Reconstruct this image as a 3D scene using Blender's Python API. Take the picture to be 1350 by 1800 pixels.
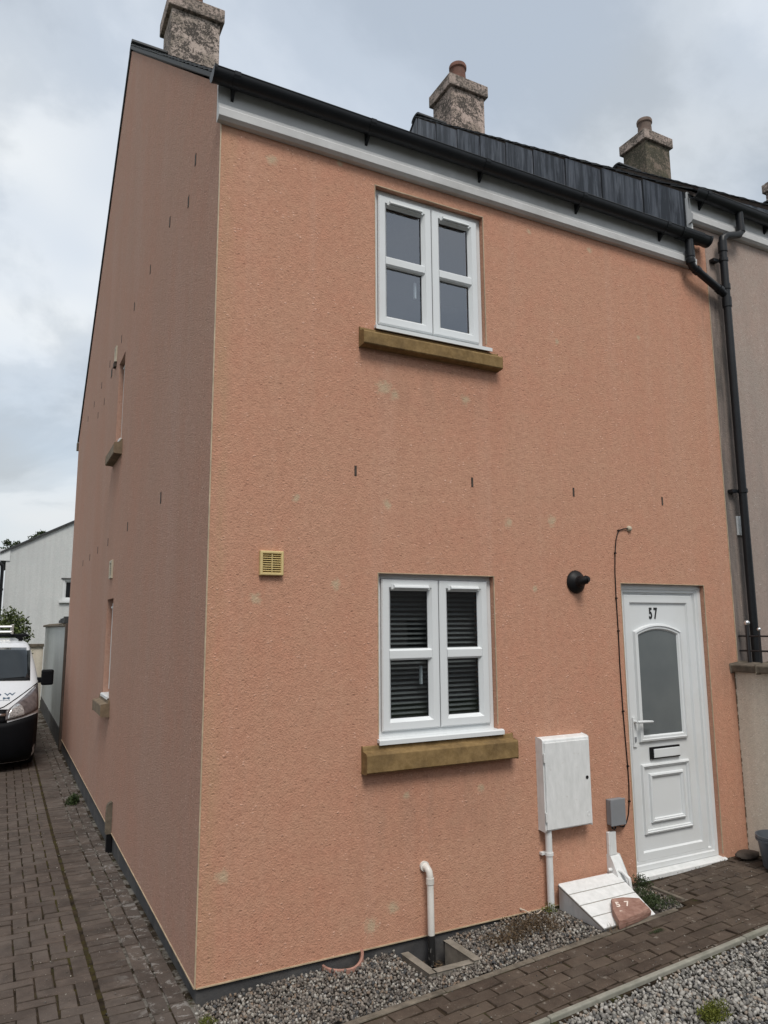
import bpy, bmesh, math, random
import numpy as np
from mathutils import Vector, Matrix

random.seed(7)
rng = np.random.default_rng(7)
R = math.radians
scene = bpy.context.scene
for o in list(bpy.data.objects):
    bpy.data.objects.remove(o, do_unlink=True)
COL = scene.collection

# ------------------------------------------------------------------ camera
CAM = Vector((-1.037, -4.219, 1.906))
FPX, YAW, PITCH, ROLL = 1281.17, 0.47911, 0.15393, -0.0066579
fw = Vector((math.sin(YAW) * math.cos(PITCH), math.cos(YAW) * math.cos(PITCH), math.sin(PITCH)))
rt0 = Vector((math.cos(YAW), -math.sin(YAW), 0))
up0 = rt0.cross(fw)
rt = math.cos(ROLL) * rt0 + math.sin(ROLL) * up0
up = -math.sin(ROLL) * rt0 + math.cos(ROLL) * up0
cam_data = bpy.data.cameras.new('camera')
cam = bpy.data.objects.new('camera', cam_data)
COL.objects.link(cam)
cam.matrix_world = Matrix(((rt.x, up.x, -fw.x, CAM.x), (rt.y, up.y, -fw.y, CAM.y), (rt.z, up.z, -fw.z, CAM.z), (0, 0, 0, 1)))
cam_data.sensor_fit = 'VERTICAL'
cam_data.sensor_height = 24.0
cam_data.lens = FPX / 1800 * 24.0
cam_data.clip_start = 0.05
cam_data.clip_end = 2000
scene.camera = cam
scene.render.resolution_x, scene.render.resolution_y = 768, 1024


def pix(p):
    """pixel of a world point in the 1350x1800 frame (used only to sort pieces by visibility)"""
    d = Vector(p) - CAM
    z = d.dot(fw)
    if z < 0.05:
        return None
    return 675 + FPX * d.dot(rt) / z, 900 - FPX * d.dot(up) / z


# ------------------------------------------------------------------ world, sun, exposure
SUN_EL, SUN_AZ = 56.0, -12.0            # azimuth measured from -y towards +x
world = bpy.data.worlds.new('World')
scene.world = world
world.use_nodes = True
wn, wl = world.node_tree.nodes, world.node_tree.links
wn.clear()
w_out = wn.new('ShaderNodeOutputWorld')
w_bg = wn.new('ShaderNodeBackground')
w_bg.inputs['Strength'].default_value = 0.1
sky = wn.new('ShaderNodeTexSky')
sky.sky_type = 'NISHITA'
sky.sun_disc = False
sky.sun_elevation = R(SUN_EL)
sky.sun_rotation = R(180 - SUN_AZ)
sky.air_density = 1.2
sky.dust_density = 2.0
w_tc = wn.new('ShaderNodeTexCoord')
w_sep = wn.new('ShaderNodeSeparateXYZ')
wl.new(w_tc.outputs['Generated'], w_sep.inputs[0])


def wmath(op, a, b=None, c=None):
    n = wn.new('ShaderNodeMath')
    n.operation = op
    for i, v in enumerate((a, b, c)):
        if v is None:
            continue
        if isinstance(v, (int, float)):
            n.inputs[i].default_value = v
        else:
            wl.new(v, n.inputs[i])
    return n.outputs[0]


w_h = wmath('ADD', wmath('MAXIMUM', w_sep.outputs[2], 0.0), 0.22)
w_px = wmath('DIVIDE', w_sep.outputs[0], w_h)
w_py = wmath('DIVIDE', w_sep.outputs[1], w_h)
w_cmb = wn.new('ShaderNodeCombineXYZ')
wl.new(w_px, w_cmb.inputs[0])
wl.new(w_py, w_cmb.inputs[1])


def wnoise(scale, detail, rough, off, dist=0.0):
    m = wn.new('ShaderNodeMapping')
    m.inputs['Location'].default_value = off
    wl.new(w_cmb.outputs[0], m.inputs[0])
    n = wn.new('ShaderNodeTexNoise')
    n.inputs['Scale'].default_value = scale
    n.inputs['Detail'].default_value = detail
    n.inputs['Roughness'].default_value = rough
    n.inputs['Distortion'].default_value = dist
    wl.new(m.outputs[0], n.inputs['Vector'])
    return n.outputs[0]


def wramp(fac, stops):
    n = wn.new('ShaderNodeValToRGB')
    n.color_ramp.interpolation = 'EASE'
    e = n.color_ramp.elements
    while len(e) < len(stops):
        e.new(0.5)
    for el, (p, c) in zip(e, stops):
        el.position = p
        el.color = (*c, 1)
    wl.new(fac, n.inputs[0])
    return n.outputs[0]


def wmix(fac, a, b, blend='MIX'):
    n = wn.new('ShaderNodeMix')
    n.data_type = 'RGBA'
    n.blend_type = blend
    for i, v in ((0, fac), (6, a), (7, b)):
        if isinstance(v, (int, float)):
            n.inputs[i].default_value = v
        elif isinstance(v, tuple):
            n.inputs[i].default_value = (*v, 1)
        else:
            wl.new(v, n.inputs[i])
    return n.outputs[2]


CL = 4.15   # brightness of the cloud deck before the background strength
c_main = wnoise(1.35, 9, 0.56, (2.2, -7.7, 0.0), 0.35)
c_cloud = wramp(c_main, [(0.35, (0.74 * CL, 0.785 * CL, 0.815 * CL)), (0.475, (1.03 * CL, 1.085 * CL, 1.125 * CL)), (0.57, (1.34 * CL, 1.38 * CL, 1.40 * CL))])
c_gap = wramp(wnoise(0.7, 4, 0.5, (3.3, 8.1, 0.0), 0.1), [(0.42, (0.0, 0.0, 0.0)), (0.62, (0.6, 0.6, 0.6))])
c_thin = wmix(0.5, sky.outputs[0], (1.06 * CL, 1.2 * CL, 1.36 * CL))
c_all = wmix(c_gap, c_cloud, c_thin)
c_haze = wramp(w_sep.outputs[2], [(0.0, (0.5, 0.5, 0.5)), (0.35, (0.0, 0.0, 0.0))])
c_fin = wmix(c_haze, c_all, (0.86 * CL, 0.90 * CL, 0.94 * CL))
wl.new(c_fin, w_bg.inputs['Color'])
wl.new(w_bg.outputs[0], w_out.inputs[0])

sun_d = bpy.data.lights.new('sun', 'SUN')
sun_d.energy = 1.5
sun_d.angle = R(22)
sun_d.color = (1.0, 0.955, 0.89)
sun = bpy.data.objects.new('sun', sun_d)
COL.objects.link(sun)
sv = Vector((math.cos(R(SUN_EL)) * math.sin(R(SUN_AZ)), -math.cos(R(SUN_EL)) * math.cos(R(SUN_AZ)), math.sin(R(SUN_EL))))
sun.rotation_euler = sv.to_track_quat('Z', 'Y').to_euler()
sun.location = sv * 30

vs = scene.view_settings
vs.view_transform = 'Standard'
vs.look = 'None'
vs.exposure = 0.72
vs.gamma = 1.0
vs.use_curve_mapping = False
scene.render.engine = 'CYCLES'


# ------------------------------------------------------------------ material helpers
class NT:
    def __init__(self, name, rough=0.6, spec=0.5, metal=0.0):
        m = bpy.data.materials.new(name)
        m.use_nodes = True
        self.m, self.n, self.l = m, m.node_tree.nodes, m.node_tree.links
        self.b = self.n['Principled BSDF']
        self.b.inputs['Roughness'].default_value = rough
        self.b.inputs['Specular IOR Level'].default_value = spec
        self.b.inputs['Metallic'].default_value = metal
        self.tc = self.n.new('ShaderNodeTexCoord')
        self.obj = self.tc.outputs['Object']

    def put(self, sock, v):
        if isinstance(v, (int, float)):
            sock.default_value = v
        elif isinstance(v, tuple):
            sock.default_value = (*v, 1) if len(v) == 3 and sock.type == 'RGBA' else v
        else:
            self.l.new(v, sock)

    def map(self, scale=(1, 1, 1), loc=(0, 0, 0), vec=None, rot=(0, 0, 0)):
        n = self.n.new('ShaderNodeMapping')
        n.inputs['Rotation'].default_value = rot
        n.inputs['Scale'].default_value = scale
        n.inputs['Location'].default_value = loc
        self.l.new(vec or self.obj, n.inputs[0])
        return n.outputs[0]

    def noise(self, scale, detail=4, rough=0.55, vec=None, dist=0.0):
        n = self.n.new('ShaderNodeTexNoise')
        n.inputs['Scale'].default_value = scale
        n.inputs['Detail'].default_value = detail
        n.inputs['Roughness'].default_value = rough
        n.inputs['Distortion'].default_value = dist
        self.l.new(vec or self.obj, n.inputs['Vector'])
        return n.outputs[0]

    def voro(self, scale, vec=None, feature='F1', out=0):
        n = self.n.new('ShaderNodeTexVoronoi')
        n.feature = feature
        n.inputs['Scale'].default_value = scale
        self.l.new(vec or self.obj, n.inputs['Vector'])
        return n.outputs[out]

    def ramp(self, fac, stops, interp='LINEAR'):
        n = self.n.new('ShaderNodeValToRGB')
        n.color_ramp.interpolation = interp
        e = n.color_ramp.elements
        while len(e) < len(stops):
            e.new(0.5)
        for el, (p, c) in zip(e, stops):
            el.position = p
            el.color = (c, c, c, 1) if isinstance(c, (int, float)) else (*c, 1)
        self.put(n.inputs[0], fac)
        return n.outputs[0]

    def mix(self, fac, a, b, blend='MIX'):
        n = self.n.new('ShaderNodeMix')
        n.data_type = 'RGBA'
        n.blend_type = blend
        self.put(n.inputs[0], fac)
        self.put(n.inputs[6], a)
        self.put(n.inputs[7], b)
        return n.outputs[2]

    def math(self, op, a, b=None, clamp=False):
        n = self.n.new('ShaderNodeMath')
        n.operation = op
        n.use_clamp = clamp
        self.put(n.inputs[0], a)
        if b is not None:
            self.put(n.inputs[1], b)
        return n.outputs[0]

    def sep(self, vec=None):
        n = self.n.new('ShaderNodeSeparateXYZ')
        self.l.new(vec or self.obj, n.inputs[0])
        return n.outputs

    def dist(self, p, vec=None):
        n = self.n.new('ShaderNodeVectorMath')
        n.operation = 'DISTANCE'
        self.l.new(vec or self.obj, n.inputs[0])
        n.inputs[1].default_value = p
        return n.outputs['Value']

    def rnd(self):
        return self.n.new('ShaderNodeObjectInfo').outputs['Random']

    def island(self):
        return self.n.new('ShaderNodeNewGeometry').outputs['Random Per Island']

    def color(self, c):
        self.put(self.b.inputs['Base Color'], c)
        return self

    def rough(self, v):
        self.put(self.b.inputs['Roughness'], v)
        return self

    def bump(self, h, strength=0.5, distance=0.01):
        n = self.n.new('ShaderNodeBump')
        n.inputs['Strength'].default_value = strength
        n.inputs['Distance'].default_value = distance
        self.put(n.inputs['Height'], h)
        self.l.new(n.outputs[0], self.b.inputs['Normal'])
        return self


def plain(name, c, rough=0.5, var=0.12, scale=12, bump=0.0, bscale=80, spec=0.5, metal=0.0, dirt=None, dirt_amt=0.5):
    t = NT(name, rough, spec, metal)
    col = t.mix(t.ramp(t.noise(scale, 5), [(0.3, 0.0), (0.7, 1.0)]), tuple(x * (1 - var) for x in c), tuple(min(1, x * (1 + var)) for x in c))
    if dirt:
        col = t.mix(t.math('MULTIPLY', t.ramp(t.noise(scale * 0.35, 6, 0.65), [(0.48, 0.0), (0.72, 1.0)]), dirt_amt), col, dirt)
    t.color(col)
    if bump:
        t.bump(t.noise(bscale, 4), bump, 0.004)
    return t.m


M = {}


def render_wall(name, base, alt, streak_amt, streak_dark, streak_pale, spots=(), stain=None, bump=0.75, sf=9.0):
    t = NT(name, 0.92, 0.2)
    t.obj = t.n.new('ShaderNodeNewGeometry').outputs['Position']
    col = t.mix(t.ramp(t.noise(0.9, 5, 0.6), [(0.36, 0.0), (0.66, 1.0)]), base, alt)
    col = t.mix(t.math('MULTIPLY', t.ramp(t.noise(7.5, 4, 0.6), [(0.40, 0.0), (0.62, 1.0)]), 0.3), col, (alt[0] * 0.95, alt[1] * 1.06, alt[2] * 1.04))
    col = t.mix(t.math('MULTIPLY', t.ramp(t.noise(1.0, 6, 0.6, t.map((sf, sf, 0.3))), [(0.44, 0.0), (0.74, 1.0)]), streak_amt), col, streak_dark)
    col = t.mix(t.math('MULTIPLY', t.ramp(t.noise(1.0, 6, 0.65, t.map((sf * .8, sf * .8, 0.2), (4, 2, 1))), [(0.50, 0.0), (0.75, 1.0)]), streak_amt), col, streak_pale)
    fine = t.noise(30, 6, 0.72, t.map((1, 1, 1), (0, 0, 0), None, (0.5, 0.9, 0.35)))
    col = t.mix(t.math('MULTIPLY', t.ramp(fine, [(0.36, 1.0), (0.58, 0.0)]), 0.42), col, tuple(x * 0.62 for x in base))
    grain = t.noise(95, 3, 0.6, t.map((1, 1, 1), (0, 0, 0), None, (0.3, 0.5, 0.8)))
    col = t.mix(t.math('MULTIPLY', t.ramp(grain, [(0.30, 0.0), (0.7, 1.0)]), 0.28), col, tuple(min(0.8, x * 1.3 + 0.04) for x in alt))
    spm = t.ramp(t.noise(1.9, 5, 0.6, t.map((1, 1, 1), (8, 3, 5))), [(0.40, 0.35), (0.66, 1.0)])
    warp = t.map((0.75, 0.75, 1.15), (0.3, 0.7, 0.2))
    pv = t.voro(34, warp)
    pit = t.math('MULTIPLY', t.ramp(pv, [(0.16, 1.0), (0.30, 0.0)]), t.ramp(t.noise(21, 3, 0.6, t.map((1, 1, 1), (5, 1, 2))), [(0.50, 0.0), (0.58, 1.0)]))
    col = t.mix(t.math('MULTIPLY', pit, 0.26), col, tuple(x * 0.45 for x in base))
    sv = t.voro(41, t.map((0.8, 0.8, 1.1), (5.3, 2.7, 7.2)))
    spk = t.math('MULTIPLY', t.ramp(sv, [(0.16, 1.0), (0.30, 0.0)]), t.ramp(t.noise(13, 4, 0.65, t.map((1, 1, 1), (1, 6, 3))), [(0.53, 0.0), (0.60, 1.0)]))
    col = t.mix(t.math('MULTIPLY', t.math('MULTIPLY', spk, spm), 0.95), col, tuple(min(0.75, x * 1.2 + 0.14) for x in alt))
    if spots:
        acc = None
        for (x, z, r) in spots:
            d = t.math('DIVIDE', t.dist((x, 0, z)), r)
            acc = d if acc is None else t.math('MINIMUM', acc, d)
        acc = t.math('ADD', acc, t.math('MULTIPLY', t.math('SUBTRACT', t.noise(30, 5, 0.7), 0.5), 2.6))
        col = t.mix(t.math('MULTIPLY', t.ramp(acc, [(0.25, 1.0), (0.95, 0.0)]), 0.6), col, (0.47, 0.41, 0.28))
    if stain:
        col = stain(t, col)
    t.color(col)
    h = t.math('ADD', t.math('MULTIPLY', grain, 0.8), t.math('MULTIPLY', fine, 0.5))
    h = t.math('ADD', t.math('SUBTRACT', h, t.math('MULTIPLY', pit, 0.22)), t.math('MULTIPLY', spk, 0.3))
    t.bump(h, bump, 0.009)
    return t.m


def box_mask(t, lo, hi, soft, axis_vec=None):
    """soft 0..1 mask of a box in object space, broken up by noise"""
    s = t.sep()
    acc = None
    for i in range(3):
        if lo[i] is None:
            continue
        a = t.math('DIVIDE', t.math('SUBTRACT', s[i], lo[i]), soft[i], True)
        b = t.math('DIVIDE', t.math('SUBTRACT', hi[i], s[i]), soft[i], True)
        m = t.math('MULTIPLY', a, b)
        acc = m if acc is None else t.math('MULTIPLY', acc, m)
    return acc


SPOTS = [(0.34, 4.93, .05), (.83, 5.06, .03), (2.46, 4.97, .03), (3.09, 4.97, .035), (1.16, 3.5, .07), (1.24, 3.46, .05), (1.82, 3.5, .05),
         (2.57, 2.67, .055), (2.17, 2.63, .045), (1.18, 2.7, .04), (.54, 2.69, .035), (.81, 2.16, .045), (.29, 2.07, .045), (2.39, 2.16, .03),
         (.13, .54, .05), (1.87, .83, .035), (1.3, .84, .03), (3.6, 4.3, .03), (2.7, 4.1, .03), (1.05, .12, .06), (1.2, .2, .05)]


def front_stain(t, col):
    brk = t.ramp(t.noise(5, 6, 0.65, t.map((2.2, 1, 0.5))), [(0.35, 0.0), (0.7, 1.0)])
    for lo, hi, amt in (((0.95, None, 3.25), (2.2, None, 3.75), 0.4), ((0.97, None, 0.45), (2.2, None, 1.0), 0.5), ((4.25, None, 4.3), (4.6, None, 5.2), 0.65), ((4.15, None, 1.2), (4.6, None, 1.9), 0.5)):
        m = box_mask(t, (lo[0], None, lo[2]), (hi[0], None, hi[2]), (0.18, 1, 0.35))
        col = t.mix(t.math('MULTIPLY', t.math('MULTIPLY', m, brk), amt), col, (0.22, 0.14, 0.10))
    edge = box_mask(t, (-0.02, None, -0.1), (0.12, None, 5.3), (0.05, 1, 0.1))
    col = t.mix(t.math('MULTIPLY', t.math('MULTIPLY', edge, brk), 0.4), col, (0.40, 0.29, 0.17))
    return col


M['front'] = render_wall('salmon_render', (0.495, 0.240, 0.158), (0.49, 0.27, 0.182), 0.3, (0.43, 0.232, 0.155), (0.54, 0.36, 0.275), SPOTS, front_stain)
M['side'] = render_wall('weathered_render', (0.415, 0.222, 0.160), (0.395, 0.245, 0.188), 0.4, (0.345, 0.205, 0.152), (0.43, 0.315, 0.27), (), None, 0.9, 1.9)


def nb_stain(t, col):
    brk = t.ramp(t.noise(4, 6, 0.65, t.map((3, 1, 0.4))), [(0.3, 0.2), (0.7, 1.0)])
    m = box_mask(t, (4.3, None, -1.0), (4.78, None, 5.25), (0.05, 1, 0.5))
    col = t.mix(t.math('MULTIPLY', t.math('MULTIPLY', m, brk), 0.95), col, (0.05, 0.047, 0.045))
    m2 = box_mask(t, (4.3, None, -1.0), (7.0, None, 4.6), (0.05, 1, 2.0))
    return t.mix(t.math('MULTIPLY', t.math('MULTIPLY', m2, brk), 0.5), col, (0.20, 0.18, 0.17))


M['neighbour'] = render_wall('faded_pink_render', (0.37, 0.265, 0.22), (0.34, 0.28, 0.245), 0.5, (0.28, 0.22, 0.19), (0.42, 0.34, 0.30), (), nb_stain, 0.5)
M['bgwhite'] = render_wall('off_white_render', (0.57, 0.58, 0.57), (0.49, 0.50, 0.50), 0.5, (0.38, 0.39, 0.39), (0.62, 0.63, 0.63), (), None, 0.25)
M['cream'] = render_wall('cream_render', (0.68, 0.61, 0.51), (0.62, 0.56, 0.48), 0.45, (0.33, 0.28, 0.22), (0.56, 0.50, 0.42), (), None, 0.5)
M['yard'] = render_wall('pale_yard_render', (0.56, 0.57, 0.54), (0.46, 0.47, 0.45), 0.6, (0.28, 0.29, 0.28), (0.6, 0.6, 0.58), (), None, 0.25)

M['plinth'] = plain('dark_plinth_paint', (0.05, 0.05, 0.052), 0.7, 0.3, 9, 0.4, 60, dirt=(0.13, 0.12, 0.11), dirt_amt=0.6)
M['bead'] = plain('cream_plastic_bead', (0.45, 0.355, 0.24), 0.6, 0.25, 10, dirt=(0.26, 0.19, 0.12), dirt_amt=0.6)
M['upvc'] = plain('white_upvc', (0.665, 0.69, 0.70), 0.28, 0.02, 3, dirt=(0.50, 0.49, 0.45), dirt_amt=0.35)
M['gasket'] = plain('black_rubber_gasket', (0.02, 0.02, 0.022), 0.5)


def white_paint():
    t = NT('brushed_white_paint', 0.5)
    n = t.noise(8, 6, 0.6, t.map((3, 3, 1)))
    col = t.mix(t.ramp(n, [(0.35, 0.0), (0.7, 1.0)]), (0.62, 0.635, 0.63), (0.74, 0.75, 0.75))
    col = t.mix(t.math('MULTIPLY', t.ramp(t.noise(18, 5, 0.7), [(0.62, 0.0), (0.74, 1.0)]), 0.55), col, (0.36, 0.31, 0.26))
    t.color(col)
    t.bump(t.noise(60, 4, 0.6, t.map((3, 3, 0.5))), 0.3, 0.002)
    return t.m


M['wpaint'] = white_paint()
M['fascia'] = plain('off_white_fascia_paint', (0.55, 0.55, 0.545), 0.55, 0.08, 4, 0.15, 30, dirt=(0.30, 0.29, 0.27), dirt_amt=0.55)


def sill_stone():
    t = NT('ochre_cast_stone', 0.9, 0.2)
    col = t.mix(t.ramp(t.noise(22, 6, 0.7), [(0.3, 0.0), (0.7, 1.0)]), (0.165, 0.105, 0.042), (0.275, 0.185, 0.085))
    col = t.mix(t.math('MULTIPLY', t.ramp(t.noise(5, 6, 0.7), [(0.5, 0.0), (0.7, 1.0)]), 0.6), col, (0.085, 0.055, 0.028))
    col = t.mix(t.ramp(t.noise(120, 2), [(0.68, 0.0), (0.75, 0.5)]), col, (0.3, 0.25, 0.16))
    t.color(col).bump(t.noise(110, 4), 0.4, 0.003)
    return t.m


M['sill'] = sill_stone()
M['sillgrey'] = plain('weathered_sill_stone', (0.17, 0.125, 0.08), 0.9, 0.3, 14, 0.4, 90)
M['black'] = plain('black_upvc', (0.010, 0.0115, 0.014), 0.42, 0.2, 6, spec=0.3, dirt=(0.03, 0.032, 0.034), dirt_amt=0.4)
M['blackmatt'] = plain('matt_black_plastic', (0.006, 0.006, 0.007), 0.5, 0.1, 6, spec=0.25)
M['iron'] = plain('black_painted_iron', (0.018, 0.018, 0.02), 0.45, 0.2, 20, 0.2, 60)
M['steel'] = plain('silver_ball_metal', (0.62, 0.63, 0.64), 0.3, 0.1, 20, metal=0.9)
M['creampl'] = plain('yellowed_cream_plastic', (0.60, 0.47, 0.22), 0.5, 0.08, 14)
M['creamside'] = plain('cream_vent_plastic', (0.42, 0.37, 0.28), 0.6, 0.1, 14)
M['greybox'] = plain('grey_plastic', (0.21, 0.22, 0.235), 0.45, 0.05, 10)
M['greytub'] = plain('dark_grey_tub_plastic', (0.075, 0.085, 0.10), 0.45, 0.1, 10)
M['concrete'] = plain('weathered_concrete', (0.20, 0.18, 0.15), 0.92, 0.25, 14, 0.5, 70, dirt=(0.09, 0.085, 0.06), dirt_amt=0.7)
M['edging'] = plain('dirty_edging_concrete', (0.135, 0.115, 0.09), 0.95, 0.35, 20, 0.6, 60, dirt=(0.05, 0.042, 0.03), dirt_amt=0.85)
M['board'] = plain('grey_timber_board', (0.24, 0.235, 0.20), 0.9, 0.2, 16, 0.4, 60, dirt=(0.12, 0.125, 0.09), dirt_amt=0.6)
M['clay'] = plain('salmon_clay', (0.33, 0.175, 0.135), 0.8, 0.2, 25, 0.3, 80)
M['timber'] = plain('dark_brown_timber', (0.055, 0.038, 0.028), 0.8, 0.3, 8, 0.4, 40)
M['coping'] = plain('weathered_coping_stone', (0.12, 0.10, 0.075), 0.95, 0.35, 15, 0.6, 60, dirt=(0.05, 0.045, 0.035), dirt_amt=0.7)
M['soil'] = plain('dark_soil', (0.035, 0.028, 0.022), 0.95, 0.4, 30, 0.8, 60)
M['asphalt'] = plain('asphalt', (0.055, 0.055, 0.055), 0.9, 0.2, 40, 0.5, 120)
M['darkroom'] = plain('dim_room_paint', (0.10, 0.10, 0.10), 0.9)
M['pipewhite'] = plain('white_pipe_plastic', (0.68, 0.66, 0.62), 0.4, 0.08, 10, dirt=(0.40, 0.37, 0.32), dirt_amt=0.5)
M['wire'] = plain('beige_wire', (0.55, 0.46, 0.36), 0.5)
M['number'] = plain('black_number_enamel', (0.006, 0.006, 0.007), 0.35)
M['tyre'] = plain('tyre_rubber', (0.015, 0.015, 0.016), 0.8)
M['vanwhite'] = plain('white_van_paint', (0.60, 0.62, 0.645), 0.22, 0.02, 2)
M['vanblack'] = plain('black_bumper_plastic', (0.004, 0.0045, 0.006), 0.6, 0.15, 8, spec=0.12)
M['alu'] = plain('dull_aluminium', (0.55, 0.54, 0.52), 0.42, 0.08, 12, metal=0.8)
M['chrome'] = plain('satin_chrome', (0.62, 0.62, 0.63), 0.18, 0.03, 5, metal=1.0)
M['lettering'] = plain('slate_blue_lettering', (0.05, 0.085, 0.13), 0.4)
M['lampglass'] = plain('clear_lamp_plastic', (0.48, 0.48, 0.48), 0.12, 0.6, 60, metal=0.5)
M['lampdark'] = plain('smoked_lamp_plastic', (0.10, 0.085, 0.085), 0.15, 0.4, 12)
M['vanglass'] = plain('dark_windscreen_glass', (0.012, 0.016, 0.019), 0.06, 0.2, 3, spec=0.45)
M['blind'] = plain('grey_blind_slat', (0.22, 0.22, 0.215), 0.45, 0.05, 8)
M['chalk'] = plain('chalky_white_paint', (0.72, 0.62, 0.55), 0.8, 0.1, 30)


def pink_stone():
    t = NT('pink_slate', 0.8, 0.3)
    col = t.mix(t.ramp(t.noise(14, 6, 0.65, t.map((1, 1, 5))), [(0.3, 0.0), (0.7, 1.0)]), (0.19, 0.095, 0.072), (0.36, 0.225, 0.18))
    t.color(col).bump(t.noise(26, 6, 0.65, t.map((1, 1, 8))), 0.8, 0.008)
    return t.m


M['pink'] = pink_stone()


def lead():
    t = NT('streaked_lead_sheet', 0.55, 0.4)
    st = t.ramp(t.noise(1.0, 6, 0.7, t.map((14, 14, 1.1)), 0.4), [(0.42, 0.0), (0.56, 1.0)])
    col = t.mix(t.ramp(t.noise(1.3, 4), [(0.35, 0.0), (0.7, 1.0)]), (0.12, 0.135, 0.165), (0.18, 0.195, 0.225))
    col = t.mix(t.math('MULTIPLY', st, 0.85), col, (0.028, 0.034, 0.045))
    t.color(col).bump(t.noise(5, 4), 0.3, 0.01)
    return t.m


M['lead'] = lead()


def slate():
    t = NT('dark_slate', 0.7, 0.35)
    col = t.mix(t.island(), (0.022, 0.024, 0.028), (0.055, 0.058, 0.062))
    col = t.mix(t.math('MULTIPLY', t.ramp(t.noise(9, 6, 0.7), [(0.55, 0.0), (0.72, 1.0)]), 0.7), col, (0.09, 0.095, 0.06))
    t.color(col).bump(t.noise(40, 4), 0.4, 0.004)
    return t.m


M['slate'] = slate()


def chimney_mat(name, base, dark, cover, green):
    t = NT(name, 0.95, 0.2)
    big = t.noise(5, 8, 0.7, None, 0.3)
    fine = t.noise(30, 6, 0.8)
    v = t.math('ADD', t.math('MULTIPLY', big, 0.42), t.math('MULTIPLY', fine, 0.58))
    col = t.mix(t.ramp(t.noise(7, 4), [(0.3, 0.0), (0.7, 1.0)]), base, tuple(x * 0.85 for x in base))
    col = t.mix(t.math('MULTIPLY', t.ramp(t.noise(3.1, 6, 0.7, t.map((1, 1, 1), (5, 5, 5))), [(0.47, 0.0), (0.60, 1.0)]), green), col, (0.085, 0.08, 0.052))
    col = t.mix(t.ramp(v, [(cover - 0.02, 0.0), (cover + 0.025, 0.95)]), col, dark)
    col = t.mix(t.ramp(t.noise(42, 4, 0.7, t.map((1, 1, 1), (1, 7, 2))), [(0.58, 0.0), (0.64, 0.7)]), col, tuple(x * 0.9 + 0.05 for x in base))
    t.color(col).bump(t.math('ADD', fine, t.noise(70, 3)), 0.8, 0.014)
    return t.m


M['chim1'] = chimney_mat('lichened_pink_render', (0.52, 0.43, 0.375), (0.06, 0.053, 0.047), 0.495, 0.5)
M['chim2'] = chimney_mat('lichened_pink_render_pale', (0.53, 0.42, 0.365), (0.065, 0.057, 0.05), 0.495, 0.45)
M['chim3'] = chimney_mat('algae_covered_render', (0.22, 0.175, 0.14), (0.06, 0.058, 0.042), 0.485, 0.95)
M['cap'] = chimney_mat('pink_cap_render', (0.46, 0.37, 0.325), (0.085, 0.075, 0.065), 0.505, 0.4)
M['pot'] = plain('terracotta_pot', (0.15, 0.068, 0.048), 0.85, 0.3, 12, 0.3, 60, dirt=(0.10, 0.08, 0.065), dirt_amt=0.6)
M['potgrey'] = plain('grimy_terracotta_pot', (0.15, 0.105, 0.085), 0.85, 0.3, 12, 0.3, 60, dirt=(0.09, 0.08, 0.065), dirt_amt=0.7)


def glass():
    m = bpy.data.materials.new('window_glass')
    m.use_nodes = True
    n, l = m.node_tree.nodes, m.node_tree.links
    n.clear()
    out = n.new('ShaderNodeOutputMaterial')
    tr = n.new('ShaderNodeBsdfTransparent')
    tr.inputs[0].default_value = (0.82, 0.85, 0.86, 1)
    gl = n.new('ShaderNodeBsdfGlossy')
    gl.inputs['Roughness'].default_value = 0.02
    gl.inputs[0].default_value = (0.95, 0.97, 1, 1)
    lw = n.new('ShaderNodeLayerWeight')
    lw.inputs[0].default_value = 0.5
    ge = n.new('ShaderNodeNewGeometry')

    def mt(op, x, y):
        k = n.new('ShaderNodeMath')
        k.operation = op
        for i, v in ((0, x), (1, y)):
            if isinstance(v, (int, float)):
                k.inputs[i].default_value = v
            else:
                l.new(v, k.inputs[i])
        return k.outputs[0]
    fres = mt('ADD', mt('MULTIPLY', mt('POWER', lw.outputs['Facing'], 5.0), 0.81), 0.19)
    fres = mt('MULTIPLY', fres, mt('SUBTRACT', 1.0, ge.outputs['Backfacing']))
    tcn = n.new('ShaderNodeTexCoord')
    nz = n.new('ShaderNodeTexNoise')
    nz.inputs['Scale'].default_value = 2.5
    l.new(tcn.outputs['Object'], nz.inputs['Vector'])
    bp = n.new('ShaderNodeBump')
    bp.inputs['Strength'].default_value = 0.05
    bp.inputs['Distance'].default_value = 0.02
    l.new(nz.outputs[0], bp.inputs['Height'])
    l.new(bp.outputs[0], gl.inputs['Normal'])
    mx = n.new('ShaderNodeMixShader')
    l.new(fres, mx.inputs[0])
    l.new(tr.outputs[0], mx.inputs[1])
    l.new(gl.outputs[0], mx.inputs[2])
    l.new(mx.outputs[0], out.inputs[0])
    return m


M['glass'] = glass()


def frosted():
    t = NT('frosted_glass', 0.42, 0.6)
    t.color(t.mix(t.ramp(t.noise(3, 3), [(0.3, 0.0), (0.7, 1.0)]), (0.105, 0.12, 0.125), (0.135, 0.15, 0.152)))
    t.bump(t.noise(160, 2), 0.15, 0.001)
    return t.m


M['frosted'] = frosted()


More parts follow.
